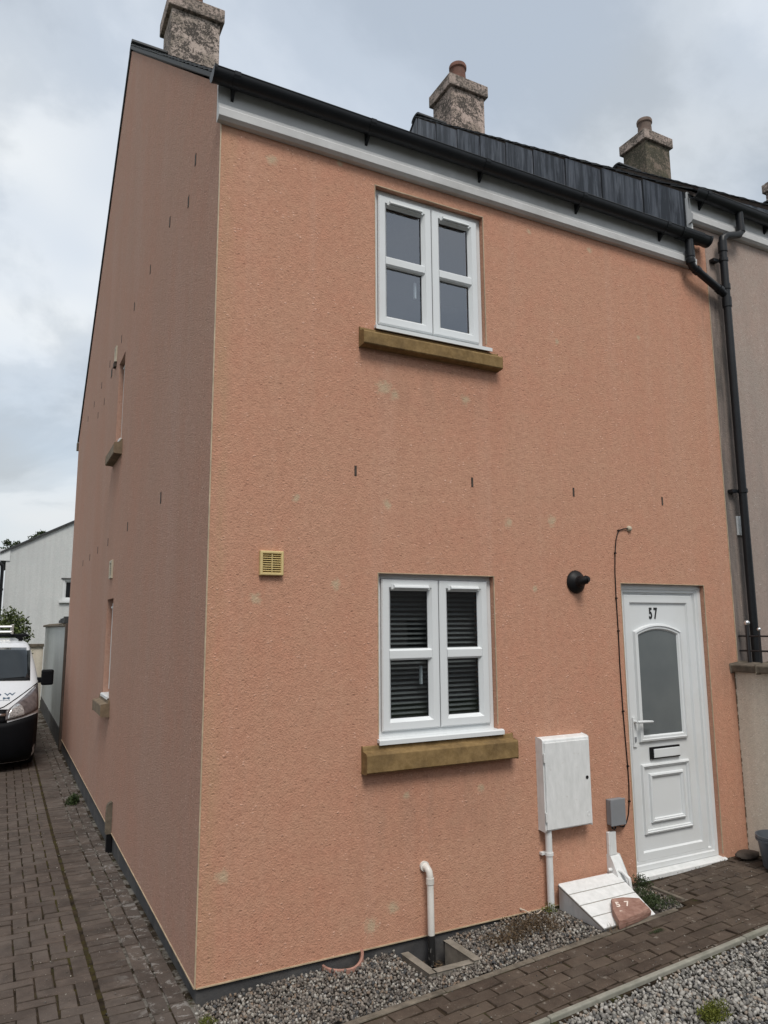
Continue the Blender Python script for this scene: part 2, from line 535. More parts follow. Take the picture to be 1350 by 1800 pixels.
def brick_mat(name, lo, hi, alt, extra=None):
    t = NT(name, 0.88, 0.25)
    col = t.mix(t.rnd(), lo, hi)
    col = t.mix(t.math('MULTIPLY', t.island(), 0.5), col, alt)
    geo = t.n.new('ShaderNodeNewGeometry')
    pos = geo.outputs['Position']
    col = t.mix(t.ramp(t.noise(7, 6, 0.7, pos), [(0.35, 0.55), (0.62, 0.0)]), col, tuple(x * 0.5 for x in lo))
    col = t.mix(t.ramp(t.noise(110, 3, 0.6, pos), [(0.62, 0.0), (0.74, 0.6)]), col, tuple(min(1, x * 2.4) for x in hi))
    if extra:
        col = extra(t, col, pos)
    t.color(col)
    t.bump(t.noise(90, 5, 0.65, pos), 0.6, 0.004)
    return t.m


def drive_extra(t, col, pos):
    s = t.sep(pos)
    dust = t.ramp(t.noise(2.3, 6, 0.65, pos), [(0.45, 0.0), (0.68, 1.0)])
    col = t.mix(t.math('MULTIPLY', dust, 0.4), col, (0.135, 0.115, 0.10))
    stain = t.ramp(t.noise(3.7, 7, 0.7, pos, 0.5), [(0.52, 0.0), (0.66, 1.0)])
    col = t.mix(t.math('MULTIPLY', stain, 0.5), col, (0.035, 0.028, 0.022))
    near = t.math('SUBTRACT', 1.0, t.math('DIVIDE', t.math('ABSOLUTE', t.math('ADD', s[0], 0.10)), 0.26), True)
    pat = t.ramp(t.noise(11, 7, 0.75, pos, 0.6), [(0.55, 0.0), (0.60, 1.0)])
    col = t.mix(t.math('MULTIPLY', t.math('MULTIPLY', near, pat), 0.7), col, (0.26, 0.245, 0.23))
    return col


def path_extra(t, col, pos):
    dust = t.ramp(t.noise(4.5, 6, 0.7, pos), [(0.42, 0.0), (0.66, 1.0)])
    col = t.mix(t.math('MULTIPLY', dust, 0.35), col, (0.13, 0.105, 0.082))
    lich = t.ramp(t.noise(15, 5, 0.65, pos), [(0.62, 0.0), (0.68, 1.0)])
    return t.mix(t.math('MULTIPLY', lich, 0.55), col, (0.24, 0.215, 0.185))


M['drive'] = brick_mat('grey_brown_paver', (0.068, 0.054, 0.045), (0.115, 0.091, 0.075), (0.078, 0.056, 0.048), drive_extra)
M['pathbrick'] = brick_mat('dark_brown_paver', (0.052, 0.039, 0.030), (0.098, 0.074, 0.056), (0.068, 0.047, 0.037), path_extra)


def joint(name, moss_x):
    t = NT(name, 0.97, 0.1)
    pos = t.n.new('ShaderNodeNewGeometry').outputs['Position']
    col = t.mix(t.ramp(t.noise(9, 6, 0.7, pos), [(0.35, 0.0), (0.65, 1.0)]), (0.012, 0.009, 0.006), (0.05, 0.036, 0.024))
    col = t.mix(t.ramp(t.noise(6, 6, 0.7, t.map((1, 1, 1), (4, 4, 4), pos)), [(0.55, 0.0), (0.64, 0.8)]), col, (0.035, 0.038, 0.012))
    if moss_x:
        s = t.sep(pos)
        pale = t.math('MULTIPLY', t.math('GREATER_THAN', s[0], -0.235), t.ramp(t.noise(6, 6, 0.7, t.map((1, 1, 1), (2, 5, 1), pos)), [(0.47, 0.0), (0.57, 0.75)]))
        col = t.mix(pale, col, (0.19, 0.178, 0.16))
        near = t.math('SUBTRACT', 1.0, t.math('DIVIDE', t.math('ABSOLUTE', t.math('ADD', s[0], 0.50)), 0.22), True)
        pat = t.ramp(t.noise(7, 7, 0.75, pos), [(0.48, 0.0), (0.55, 1.0)])
        col = t.mix(t.math('MULTIPLY', near, pat), col, t.mix(t.noise(18, 3, 0.5, pos), (0.05, 0.03, 0.008), (0.045, 0.05, 0.012)))
    t.color(col).bump(t.noise(120, 4, 0.6, pos), 0.8, 0.006)
    return t.m


M['joint'] = joint('mossy_joint_sand', True)
M['jointpath'] = joint('dark_joint_sand', False)


def gravel(name, stops):
    t = NT(name, 0.85, 0.3)
    col = t.ramp(t.island(), stops, 'CONSTANT')
    pos = t.n.new('ShaderNodeNewGeometry').outputs['Position']
    col = t.mix(t.math('MULTIPLY', t.ramp(t.noise(120, 4, 0.6, pos), [(0.4, 0.0), (0.65, 1.0)]), 0.4), col, (0.10, 0.10, 0.10))
    t.color(col).bump(t.noise(150, 3, 0.6, pos), 0.4, 0.003)
    return t.m


M['gravelbed'] = gravel('mixed_brown_gravel', [(0.0, (0.085, 0.07, 0.058)), (0.14, (0.162, 0.14, 0.119)), (0.32, (0.23, 0.2, 0.17)), (0.5, (0.132, 0.119, 0.106)), (0.66, (0.297, 0.276, 0.238)), (0.78, (0.055, 0.056, 0.058)), (0.87, (0.204, 0.149, 0.106)), (0.93, (0.391, 0.374, 0.34))])
M['gravelgrey'] = gravel('grey_granite_gravel', [(0.0, (0.14, 0.135, 0.125)), (0.16, (0.25, 0.24, 0.215)), (0.34, (0.34, 0.325, 0.295)), (0.52, (0.20, 0.19, 0.175)), (0.68, (0.42, 0.405, 0.375)), (0.84, (0.075, 0.076, 0.08)), (0.92, (0.29, 0.24, 0.195))])
M['gravelbase'] = plain('gravel_bed_earth', (0.075, 0.067, 0.057), 0.95, 0.5, 60, 0.8, 120)


def leaf(name, a, b):
    t = NT(name, 0.6, 0.3)
    t.color(t.mix(t.island(), a, b))
    return t.m


M['leafdark'] = leaf('dark_green_leaf', (0.012, 0.02, 0.008), (0.05, 0.075, 0.02))
M['leafbush'] = leaf('yellowish_green_leaf', (0.022, 0.036, 0.008), (0.095, 0.12, 0.03))
M['leafweed'] = leaf('weed_leaf', (0.02, 0.035, 0.012), (0.055, 0.075, 0.028))
M['leafdry'] = leaf('dry_reddish_weed', (0.055, 0.035, 0.02), (0.135, 0.095, 0.055))
M['leafmoss'] = leaf('bright_moss', (0.06, 0.075, 0.01), (0.15, 0.16, 0.025))
M['leafstraw'] = leaf('straw_blade', (0.16, 0.10, 0.06), (0.25, 0.18, 0.11))
M['bark'] = plain('brown_bark', (0.06, 0.045, 0.035), 0.9, 0.3, 20, 0.5, 60)
M['rock'] = plain('dark_brown_rock', (0.05, 0.038, 0.03), 0.9, 0.35, 25, 0.7, 60)
M['oppo'] = plain('brown_grey_render', (0.15, 0.14, 0.13), 0.9)
M['grass'] = plain('rough_grass_ground', (0.05, 0.06, 0.03), 0.95, 0.4, 3, 0.6, 60)


# ------------------------------------------------------------------ mesh helpers
ZERO = Vector((0, 0, 0))


def origin_of(o):
    v = Vector((0, 0, 0))
    while o is not None:
        v += o.location
        o = o.parent
    return v


class MB:
    """collects shapes given in world coordinates; build() links them as one mesh object"""

    def __init__(self, xf=None):
        self.v, self.f, self.xf = [], [], xf

    def add(self, vs_, fs_):
        k = len(self.v)
        if self.xf:
            vs_ = [self.xf(*p) for p in vs_]
        self.v += [tuple(p) for p in vs_]
        self.f += [tuple(i + k for i in f) for f in fs_]

    def box(self, x0, x1, y0, y1, z0, z1):
        self.add([(x0, y0, z0), (x1, y0, z0), (x1, y1, z0), (x0, y1, z0), (x0, y0, z1), (x1, y0, z1), (x1, y1, z1), (x0, y1, z1)],
                 [(0, 3, 2, 1), (4, 5, 6, 7), (0, 1, 5, 4), (1, 2, 6, 5), (2, 3, 7, 6), (3, 0, 4, 7)])
        return self

    def prism(self, poly, axis, a, b):
        """poly of 2-tuples in the two other axes (x:(y,z) y:(x,z) z:(x,y)), extruded from a to b"""
        n = len(poly)

        def P(p, t):
            return (t, p[0], p[1]) if axis == 'x' else (p[0], t, p[1]) if axis == 'y' else (p[0], p[1], t)
        self.add([P(p, a) for p in poly] + [P(p, b) for p in poly],
                 [tuple(range(n)), tuple(range(2 * n - 1, n - 1, -1))] + [(i, (i + 1) % n, n + (i + 1) % n, n + i) for i in range(n)])
        return self

    def tube(self, path, r, n=12, caps=True):
        path = [Vector(p) for p in path]
        rs = r if isinstance(r, (list, tuple)) else [r] * len(path)
        vs_, fs_ = [], []
        t0 = (path[1] - path[0]).normalized()
        a = t0.orthogonal().normalized()
        for i, p in enumerate(path):
            if i == 0:
                t = t0
            elif i == len(path) - 1:
                t = (path[i] - path[i - 1]).normalized()
            else:
                t = ((path[i] - path[i - 1]).normalized() + (path[i + 1] - path[i]).normalized()).normalized()
            a = (a - t * a.dot(t)).normalized()
            b = t.cross(a)
            for k in range(n):
                th = 2 * math.pi * k / n
                vs_.append(p + (a * math.cos(th) + b * math.sin(th)) * rs[i])
        for i in range(len(path) - 1):
            for k in range(n):
                k2 = (k + 1) % n
                fs_.append((i * n + k, i * n + k2, (i + 1) * n + k2, (i + 1) * n + k))
        if caps:
            fs_.append(tuple(range(n - 1, -1, -1)))
            fs_.append(tuple((len(path) - 1) * n + k for k in range(n)))
        self.add(vs_, fs_)
        return self

    def lathe(self, prof, o, axis=(0, 0, 1), n=24):
        """prof: list of (radius, height along axis)"""
        o, ax = Vector(o), Vector(axis).normalized()
        a = ax.orthogonal().normalized()
        b = ax.cross(a)
        vs_, fs_ = [], []
        for r, h in prof:
            for k in range(n):
                th = 2 * math.pi * k / n
                vs_.append(o + ax * h + (a * math.cos(th) + b * math.sin(th)) * max(r, 1e-5))
        for i in range(len(prof) - 1):
            for k in range(n):
                k2 = (k + 1) % n
                fs_.append((i * n + k, i * n + k2, (i + 1) * n + k2, (i + 1) * n + k))
        self.add(vs_, fs_)
        return self

    def sweep(self, poly, prof, fill_last=False):
        """closed CCW polygon of (x, z); prof = list of (inset, y); makes a mitred frame"""
        n = len(poly)
        offs = []
        for i in range(n):
            p0, p1, p2 = Vector(poly[i - 1]), Vector(poly[i]), Vector(poly[(i + 1) % n])
            e1, e2 = (p1 - p0).normalized(), (p2 - p1).normalized()
            n1, n2 = Vector((-e1.y, e1.x)), Vector((-e2.y, e2.x))
            m = n1 + n2
            m = m / max(0.2, m.dot(n1))
            offs.append(m)
        vs_, fs_ = [], []
        for d, y in prof:
            for p, m in zip(poly, offs):
                vs_.append((p[0] + m.x * d, y, p[1] + m.y * d))
        for j in range(len(prof) - 1):
            for i in range(n):
                i2 = (i + 1) % n
                fs_.append((j * n + i, j * n + i2, (j + 1) * n + i2, (j + 1) * n + i))
        if fill_last:
            k = (len(prof) - 1) * n
            fs_.append(tuple(k + i for i in range(n)))
        self.add(vs_, fs_)
        return self

    def build(self, name, mat, parent=None, smooth=False, bevel=0.0, origin=None, kind=None):
        me = bpy.data.meshes.new(name)
        org = Vector(origin) if origin is not None else ZERO
        base = origin_of(parent) + org
        me.from_pydata([tuple(Vector(p) - base) for p in self.v], [], self.f)
        me.validate()
        me.materials.append(mat)
        if smooth:
            me.polygons.foreach_set('use_smooth', [True] * len(me.polygons))
            try:
                me.set_sharp_from_angle(angle=R(40))
            except Exception:
                pass
        o = bpy.data.objects.new(name, me)
        o.parent = parent
        o.location = org
        COL.objects.link(o)
        if bevel:
            b = o.modifiers.new('bevel', 'BEVEL')
            b.width = bevel
            b.segments = 2
            b.limit_method = 'ANGLE'
            b.angle_limit = R(40)
        if kind:
            o['kind'] = kind
        return o


def tag(o, label, cat, group=None):
    o['label'] = label
    o['category'] = cat
    if group:
        o['group'] = group
    return o


def thing(name, label, cat, loc=(0, 0, 0), group=None):
    o = bpy.data.objects.new(name, None)
    o.location = loc
    o.empty_display_size = 0.1
    COL.objects.link(o)
    return tag(o, label, cat, group)


def rect(x0, x1, z0, z1):
    return [(x0, z0), (x1, z0), (x1, z1), (x0, z1)]


def copy_tree(o, parent=None):
    c = o.copy()
    c.parent = parent
    COL.objects.link(c)
    for ch in list(o.children):
        copy_tree(ch, c)
    return c


def gz(x):
    """height of the front ground, rising gently along the terrace"""
    return -0.08 + 0.033 * max(0.0, x)


def wall_grid(mb, us, zs, holes, y0, y1):
    """wall in the (x, z) plane between y0 (outer) and y1 with rectangular holes (u0,u1,z0,z1)"""
    us = sorted(set(us + [h[0] for h in holes] + [h[1] for h in holes]))
    zs = sorted(set(zs + [h[2] for h in holes] + [h[3] for h in holes]))

    def inside(u, z):
        return any(h[0] < u < h[1] and h[2] < z < h[3] for h in holes)
    for y in (y0, y1):
        idx = {}
        vs_, fs_ = [], []
        for i, u in enumerate(us):
            for j, z in enumerate(zs):
                idx[i, j] = len(vs_)
                vs_.append((u, y, z))
        for i in range(len(us) - 1):
            for j in range(len(zs) - 1):
                if not inside((us[i] + us[i + 1]) / 2, (zs[j] + zs[j + 1]) / 2):
                    q = (idx[i, j], idx[i + 1, j], idx[i + 1, j + 1], idx[i, j + 1])
                    fs_.append(q if y == y0 else q[::-1])
        mb.add(vs_, fs_)
    for u0, u1, z0, z1 in list(holes) + [(us[0], us[-1], zs[0], zs[-1])]:
        mb.add([(u0, y0, z0), (u1, y0, z0), (u1, y0, z1), (u0, y0, z1), (u0, y1, z0), (u1, y1, z0), (u1, y1, z1), (u0, y1, z1)],
               [(0, 1, 5, 4), (1, 2, 6, 5), (2, 3, 7, 6), (3, 0, 4, 7)])
    return mb


# ------------------------------------------------------------------ window, door, sill
def make_window(parent, x0, x1, z0, sashes, xf=None, handle=True, h=1.075):
    """uPVC casement: frame mesh with sashes, panes, bars and vents as sub-parts; local x along the wall, y inwards"""
    z1 = z0 + h
    yf = 0.045
    f = MB(xf)
    f.sweep(rect(x0 + .002, x1 - .002, z0 + .03, z1 - .002), [(0, .115), (0, yf), (.034, yf), (.038, yf + .012), (.046, yf + .012), (.046, .115)])
    w = f.build('window', M['upvc'], parent)
    mid = (x0 + x1) / 2 + 0.02
    xs = [(x0 + .040, mid - .003), (mid + .003, x1 - .036)] if sashes == 2 else [(x0 + .04, x1 - .04)]
    if sashes == 2:
        MB(xf).box(mid - .03, mid + .03, yf + .012, .11, z0 + .07, z1 - .045).build('mullion', M['upvc'], w)
        MB(xf).box(mid - .0028, mid + .0028, yf - .006, yf + .012, z0 + .07, z1 - .045).build('sash_gap', M['gasket'], w)
    for a, b in xs:
        sz0, sz1 = z0 + .066, z1 - .04
        s = MB(xf)
        s.sweep(rect(a, b, sz0, sz1), [(0, yf + .011), (0, yf - .012), (.008, yf - .018), (.052, yf - .018), (.074, yf + .008), (.074, yf + .018)])
        zm = (sz0 + sz1) / 2 - 0.005
        s.prism([(yf + .016, zm - .038), (yf - .004, zm - .036), (yf - .016, zm - .024), (yf - .016, zm + .024), (yf - .004, zm + .036), (yf + .016, zm + .038)], 'x', a + .058, b - .058)
        s.build('sash', M['upvc'], w)
        MB(xf).sweep(rect(a + .070, b - .070, sz0 + .070, sz1 - .070), [(0, yf + .0145), (.009, yf + .0145)]).build('gasket', M['gasket'], w)
        for p0, p1 in ((sz0 + .070, zm - .034), (zm + .034, sz1 - .070)):
            MB(xf).box(a + .07, b - .07, yf + .019, yf + .025, p0, p1).build('pane', M['glass'], w)
        v = MB(xf)
        zv = sz1 - .047
        v.prism([(yf - .018, zv - .008), (yf - .034, zv - .014), (yf - .040, zv - .008), (yf - .036, zv + .004), (yf - .018, zv + .012)], 'x', a + .085, b - .085)
        v.box(a + .07, b - .07, yf - .021, yf - .018, zv - .02, zv + .016)
        v.build('trickle_vent', M['upvc'], w, bevel=.002)
        if handle:
            MB(xf).box(b - .11, b - .095, yf + .05, yf + .07, zm - .2, zm - .08).build('window_handle', M['upvc'], w)
            handle = False
    bd = MB(xf)
    bd.prism([(.10, z0 + .035), (-.02, z0 + .029), (-.035, z0 + .022), (-.035, z0 - .004), (-.028, z0 - .004), (-.024, z0 + .008), (.10, z0 + .012)], 'x', x0 - .012, x1 + .03)
    bd.build('window_board', M['upvc'], w)
    return w


def make_sill(parent, x0, x1, z0, z1, mat, xf=None, proud=0.075):
    s = MB(xf)
    s.prism([(.10, z1), (-.016, z1 - .004), (-.02, z1 - .034), (-proud + .008, z1 - .042), (-proud, z1 - .05), (-proud, z0 + .012), (-proud + .006, z0 + .004), (-.001, z0), (.10, z0)], 'x', x0, x1)
    return s.build('window_sill', mat, parent, bevel=.004)


def gutter_mesh(x0, x1, yc, zt, r):
    g = MB()
    n = 12
    prof = [(yc + r * math.cos(t), zt - r * 1.12 * math.sin(t)) for t in [math.pi * k / n for k in range(n + 1)]]
    prof_in = [(yc + (r - .006) * math.cos(t), zt - (r - .006) * 1.12 * math.sin(t)) for t in [math.pi * k / n for k in range(n, -1, -1)]]
    g.prism(prof + prof_in, 'x', x0, x1)
    # rolled front lip
    g.tube([(x0, yc - r + .003, zt), (x1, yc - r + .003, zt)], .006, 8)
    return g


def bracket_mesh(x, yc, zt, r):
    b = MB()
    n = 10
    prof = [(yc + (r + .006) * math.cos(t), zt + .004 - (r + .006) * 1.12 * math.sin(t)) for t in [math.pi * k / n for k in range(n + 1)]]
    prof_in = [(yc + (r + .001) * math.cos(t), zt + .004 - (r + .001) * 1.12 * math.sin(t)) for t in [math.pi * k / n for k in range(n, -1, -1)]]
    b.prism(prof + prof_in, 'x', x - .02, x + .02)
    b.prism([(yc + r * .3, zt - r * 1.1), (yc + r + .02, zt - .02), (yc + r + .02, zt - .115), (yc + r + .004, zt - .115)], 'x', x - .009, x + .009)
    return b


def slate_roof(parent, x0, x1, eave, ridge, rows, name='slate_courses', jit=True):
    """slates in overlapping courses from eave (y, z) to ridge (y, z)"""
    e, r = Vector(eave), Vector(ridge)
    d = (r - e)
    L = d.length
    d = d / L
    nrm = Vector((-d.y, d.x))
    if nrm.y < 0:
        nrm = -nrm
    g = L / rows
    s = MB()
    for i in range(rows):
        off = 0.0 if i % 2 == 0 else 0.125
        xx = x0
        first = True
        while xx < x1 - .01:
            w = 0.25
            if first and off:
                w = off
            first = False
            xe = min(x1, xx + w)
            lo = e + d * (i * g - 0.01 + random.uniform(-.004, .004)) + nrm * (0.016 + random.uniform(-.003, .004))
            hi = e + d * min(L, (i * g + g * 1.35)) + nrm * 0.002
            t = nrm * 0.009
            a, b, c, dd = lo, hi, hi + t, lo + t
            s.add([(xx + .002, a.x, a.y), (xe - .002, a.x, a.y), (xe - .002, b.x, b.y), (xx + .002, b.x, b.y),
                   (xx + .002, dd.x, dd.y), (xe - .002, dd.x, dd.y), (xe - .002, c.x, c.y), (xx + .002, c.x, c.y)],
                  [(0, 3, 2, 1), (4, 5, 6, 7), (0, 1, 5, 4), (1, 2, 6, 5), (2, 3, 7, 6), (3, 0, 4, 7)])
            xx = xe
    return s.build(name, M['slate'], parent, kind='stuff')


DEPTH, RIDGE_Y = 9.86, 4.92


def make_chimney(parent, x0, dz, body, pot, potx=0.33):
    """rendered stack on the ridge at the left end of its house"""
    y0, y1 = 4.65, 5.21
    zc = 10.06 + dz
    c = MB()
    c.box(x0, x0 + .65, y0, y1, 8.95 + dz, zc)
    ch = c.build('chimney', body, parent, bevel=.012)
    k = MB()
    k.box(x0 - .05, x0 + .70, y0 - .05, y1 + .05, zc - .001, zc + .20)
    k.box(x0 + .0, x0 + .65, y0 + .0, y1 - .0, zc + .2005, zc + .245)
    k.build('chimney_cap', M['cap'], ch, bevel=.012)
    p = MB()
    p.lathe([(.135, .2), (.132, .45), (.126, .59), (.128, .595), (.146, .61), (.148, .66), (.140, .68), (.115, .68), (.108, .5)], (x0 + potx, (y0 + y1) / 2, zc), n=24)
    p.build('chimney_pot', pot, ch, smooth=True)
    return ch


def make_roof(parent, x0, x1, dz, verge=True):
    E1, RG, E2 = (-.06, 5.372 + dz), (RIDGE_Y, 9.505 + dz), (DEPTH + .1, 5.27 + dz)
    deck = MB()
    deck.prism([(E1[0], E1[1]), RG, E2, (E2[0], E2[1] - .07), (RG[0], RG[1] - .09), (E1[0], E1[1] - .04)], 'x', x0 + .01, x1)
    d = deck.build('roof', M['timber'], parent)
    slate_roof(d, x0 - .022, x1, E1, RG, 30)
    slate_roof(d, x0 - .022, x1, E2, RG, 30)
    xx = x0 - .02
    i = 0
    while xx < x1 - .05:
        xe = min(x1, xx + .45)
        rt_ = MB()
        n = 8
        prof = [(RG[0] + .13 * math.cos(t), RG[1] - .03 + .085 * math.sin(t)) for t in [math.pi * k / n for k in range(n + 1)]]
        prof2 = [(RG[0] + .11 * math.cos(t), RG[1] - .04 + .07 * math.sin(t)) for t in [math.pi * k / n for k in range(n, -1, -1)]]
        rt_.prism(prof + prof2, 'x', xx + .003, xe - .003)
        rt_.build('ridge_tile', M['slate'], d)
        xx = xe
        i += 1
    return d


# ------------------------------------------------------------------ setting: ground
g = MB()
g.box(-300, 300, -300, 300, -1.5, -0.26)
g.build('ground', M['grass'], kind='structure')
g = MB()
g.box(-9, 12, -9, -3.02, -.3, -.085)
g.build('road', M['asphalt'], kind='structure')


def paver_mesh(name, l, w, h, mat, seed):
    """one chamfered, slightly worn block, centred, top at z = 0"""
    r_ = random.Random(seed)
    c = .004
    vs_ = []
    for (ix, iy, z) in ((0, 0, -h), (0, 0, -.004), (c, c, 0)):
        for sx, sy in ((-1, -1), (1, -1), (1, 1), (-1, 1)):
            vs_.append((sx * (l / 2 - ix) + r_.uniform(-.0035, .0035), sy * (w / 2 - iy) + r_.uniform(-.0035, .0035), z + (r_.uniform(-.0010, .0010) if z > -.01 else 0)))
    fs_ = [(8, 9, 10, 11)]
    for k in range(2):
        for i in range(4):
            fs_.append((k * 4 + i, k * 4 + (i + 1) % 4, k * 4 + 4 + (i + 1) % 4, k * 4 + 4 + i))
    me = bpy.data.meshes.new(name)
    me.from_pydata(vs_, [], fs_)
    me.materials.append(mat)
    return me


def lay(parent, spots, meshes, name, rest_name, mat, limit=300):
    """spots: (x, y, z, angle, tiltx, tilty); the largest in view as objects, the rest as one mesh"""
    base = origin_of(parent)
    scored = []
    for s in spots:
        p = pix(s[:3])
        vis = p is not None and -30 < p[0] < 1380 and 900 < p[1] < 1830
        scored.append(((0 if vis else 1), (Vector(s[:3]) - CAM).length, s))
    scored.sort(key=lambda q: q[:2])
    singles = [q[2] for q in scored if q[0] == 0][:limit]
    rest = [q[2] for q in scored if q[0] == 0][limit:] + [q[2] for q in scored if q[0] == 1]
    r_ = random.Random(3)
    for s in singles:
        o = bpy.data.objects.new(name, r_.choice(meshes))
        o.location = Vector(s[:3]) - base
        o.rotation_euler = (Matrix.Rotation(s[4], 4, 'X') @ Matrix.Rotation(s[5], 4, 'Y') @ Matrix.Rotation(s[3], 4, 'Z')).to_euler()
        o.parent = parent
        COL.objects.link(o)
    vs_, fs_ = [], []
    for s in rest:
        me = r_.choice(meshes)
        mt = Matrix.Translation(Vector(s[:3]) - base) @ Matrix.Rotation(s[4], 4, 'X') @ Matrix.Rotation(s[5], 4, 'Y') @ Matrix.Rotation(s[3], 4, 'Z')
        k = len(vs_)
        vs_ += [tuple(mt @ v.co) for v in me.vertices]
        fs_ += [tuple(i + k for i in p.vertices) for p in me.polygons]
    if vs_:
        me = bpy.data.meshes.new(rest_name)
        me.from_pydata(vs_, [], fs_)
        me.materials.append(mat)
        o = bpy.data.objects.new(rest_name, me)
        o.parent = parent
        o['kind'] = 'stuff'
        COL.objects.link(o)


# driveway in 90 degree herringbone with a soldier course and two stretcher courses along the house
dz0 = -0.08


def dzf(y):
    return -0.078 - 0.028 * min(4.5, max(0.0, y))


g = MB()
ys_ = [-3.0, 0.0, 4.5, 18.0]
for ya, yb in zip(ys_[:-1], ys_[1:]):
    g.add([(-3.6, ya, dzf(ya) - .006), (.03, ya, dzf(ya) - .006), (.03, yb, dzf(yb) - .006), (-3.6, yb, dzf(yb) - .006)], [(0, 1, 2, 3)])
drive = g.build('driveway', M['joint'], kind='structure')
drive_meshes = [paver_mesh('paver', .189, .087, .05, M['drive'], i) for i in range(8)]
spots = []
u = 0.1
j = lambda a: random.uniform(-a, a)
for ix in range(-36, 0):
    for iy in range(-30, 132):
        k = (ix - iy) % 4
        if k == 0:
            cx_, cy_, ang = ix * u + u, iy * u + u / 2, 0
            xa, xb = ix * u, ix * u + 2 * u
        elif k == 3:
            cx_, cy_, ang = ix * u + u / 2, iy * u + u, math.pi / 2
            xa, xb = ix * u, ix * u + u
        else:
            continue
        if xb > .001:
            continue
        cx_ -= .439
        if cx_ < -3.55:
            continue
        spots.append((cx_, cy_, dzf(cy_) + j(.0015), ang + j(.015), j(.008), -.028 * 0 + j(.008)))
for iy in range(-30, 132):                                   # cut blocks that close the herringbone at the border
    k = (-1 - iy) % 4
    if k == 0:
        spots.append((-.439 - .05, iy * u + u / 2, dzf(iy * u) - .001 + j(.001), 0, 0, 0))
cut = [s for s in spots if s[3] == 0 and abs(s[0] + .489) < 1e-6]
spots = [s for s in spots if s not in cut]
for iy in range(-30, 132):
    spots.append((-.323, iy * .1 + .05, dzf(iy * .1 + .05) + .001 + j(.003), j(.01), j(.012), j(.012)))
for iy in range(-15, 66):
    for q in range(2):
        spots.append((-.169 + q * .1, iy * .2 + .1 + q * .07, dzf(iy * .2 + .1) + .002 + j(.002), math.pi / 2 + j(.006), j(.008), j(.008)))
spots = [(*q[:4], q[4] - (.028 if 0 < q[1] < 4.5 else 0), q[5]) for q in spots]
lay(drive, spots, drive_meshes, 'paver', 'paver_field', M['drive'])
cut_meshes = [paver_mesh('cut_paver', .087, .087, .05, M['drive'], 40 + i) for i in range(4)]
lay(drive, [(*s[:3], j(.02), j(.01), j(.01)) for s in cut], cut_meshes, 'cut_paver', 'cut_paver_field', M['drive'], 80)

# path to the door
PA = R(2.75)
pu, pv = Vector((math.cos(PA), math.sin(PA), 0)), Vector((-math.sin(PA), math.cos(PA), 0))
P0 = Vector((0, -.652, 0))


def path_pt(a, b):
    p = P0 + pu * a + pv * b
    return (p.x, p.y, gz(p.x))


g = MB()
W0 = [path_pt(-.1, .03), path_pt(-.1, -.54), path_pt(4.75, -.54), (4.75, .03, gz(4.75)), (3.19, .03, gz(3.19)), path_pt(3.21, .03)]
g.add([(p[0], p[1], p[2] - .007) for p in W0] + [(p[0], p[1], p[2] - .14) for p in W0], [tuple(range(6)), tuple(range(11, 5, -1))] + [(i, (i + 1) % 6, 6 + (i + 1) % 6, 6 + i) for i in range(6)])
path = g.build('path', M['jointpath'], kind='structure')
path_meshes = [paver_mesh('path_paver', .163, .078, .05, M['pathbrick'], 20 + i) for i in range(8)]
half_meshes = [paver_mesh('cut_path_paver', .112, .040, .05, M['pathbrick'], 60 + i) for i in range(4)]
slope = -math.atan(.033)
ps = []
for r_i in range(13):
    b = -.045 - .0865 * r_i if r_i < 5 else .0415 + .0865 * (r_i - 5)
    for c_i in range(-1, 28):
        a = c_i * .1725 + (.086 if r_i % 2 else 0.0) + .05 + j(.008)
        x, y, z = path_pt(a, b)
        if r_i >= 5 and (x < 3.36 or y > -.04):
            continue
        if x > 4.42 or x < -.02:
            continue
        ps.append((x, y, z + j(.0025), PA + j(.035), j(.02), slope + j(.016)))
for k in range(4):
    x, y = 3.285, -.10 - k * .09
    ps.append((x, y, gz(x) + j(.003), PA + j(.03), j(.02), slope))
lay(path, ps, path_meshes, 'path_paver', 'path_paver_field', M['pathbrick'])
hs = []
for c_i in range(35):
    x, y, z = path_pt(c_i * .129 + .05, -.461)
    if x < 4.4:
        hs.append((x, y, z + j(.002), PA + j(.02), j(.015), slope))
lay(path, hs, half_meshes, 'cut_path_paver', 'cut_path_paver_field', M['pathbrick'])


def kerb(name, a, b, w, h, label, mat, n=1):
    """edging strip between two ground points, made of n lengths"""
    a, b = Vector(a), Vector(b)
    d = (b - a)
    L = d.length
    d = d / L
    s = Vector((-d.y, d.x, 0)).normalized() * w / 2
    t = thing(name, label, 'edging', a)
    for i in range(n):
        p, q = a + d * (L * i / n + .002), a + d * (L * (i + 1) / n - .002)
        m = MB()
        e = Vector((0, 0, j(.004)))
        pts = [p - s, q - s, q + s, p + s]
        m.add([v + e - Vector((0, 0, .12)) for v in pts] + [v + e + Vector((0, 0, h)) for v in pts],
              [(0, 3, 2, 1), (4, 5, 6, 7), (0, 1, 5, 4), (1, 2, 6, 5), (2, 3, 7, 6), (3, 0, 4, 7)])
        m.build('edging_strip', mat, t, bevel=.006)
    return t


kerb('concrete_edging', path_pt(-.05, .028), path_pt(3.1, .028), .042, .002, 'narrow concrete edging strip between the gravel bed and the brick path', M['edging'], 5)
kerb('concrete_edging', (3.235, -.415, gz(3.2)), (3.235, -.13, gz(3.2)), .03, .012, 'short concrete edging piece beside the weeds in front of the door', M['edging'])
kerb('timber_edging', path_pt(-.1, -.505), path_pt(4.6, -.505), .032, .016, 'long grey timber edging board between the brick path and the grey gravel', M['board'], 3)


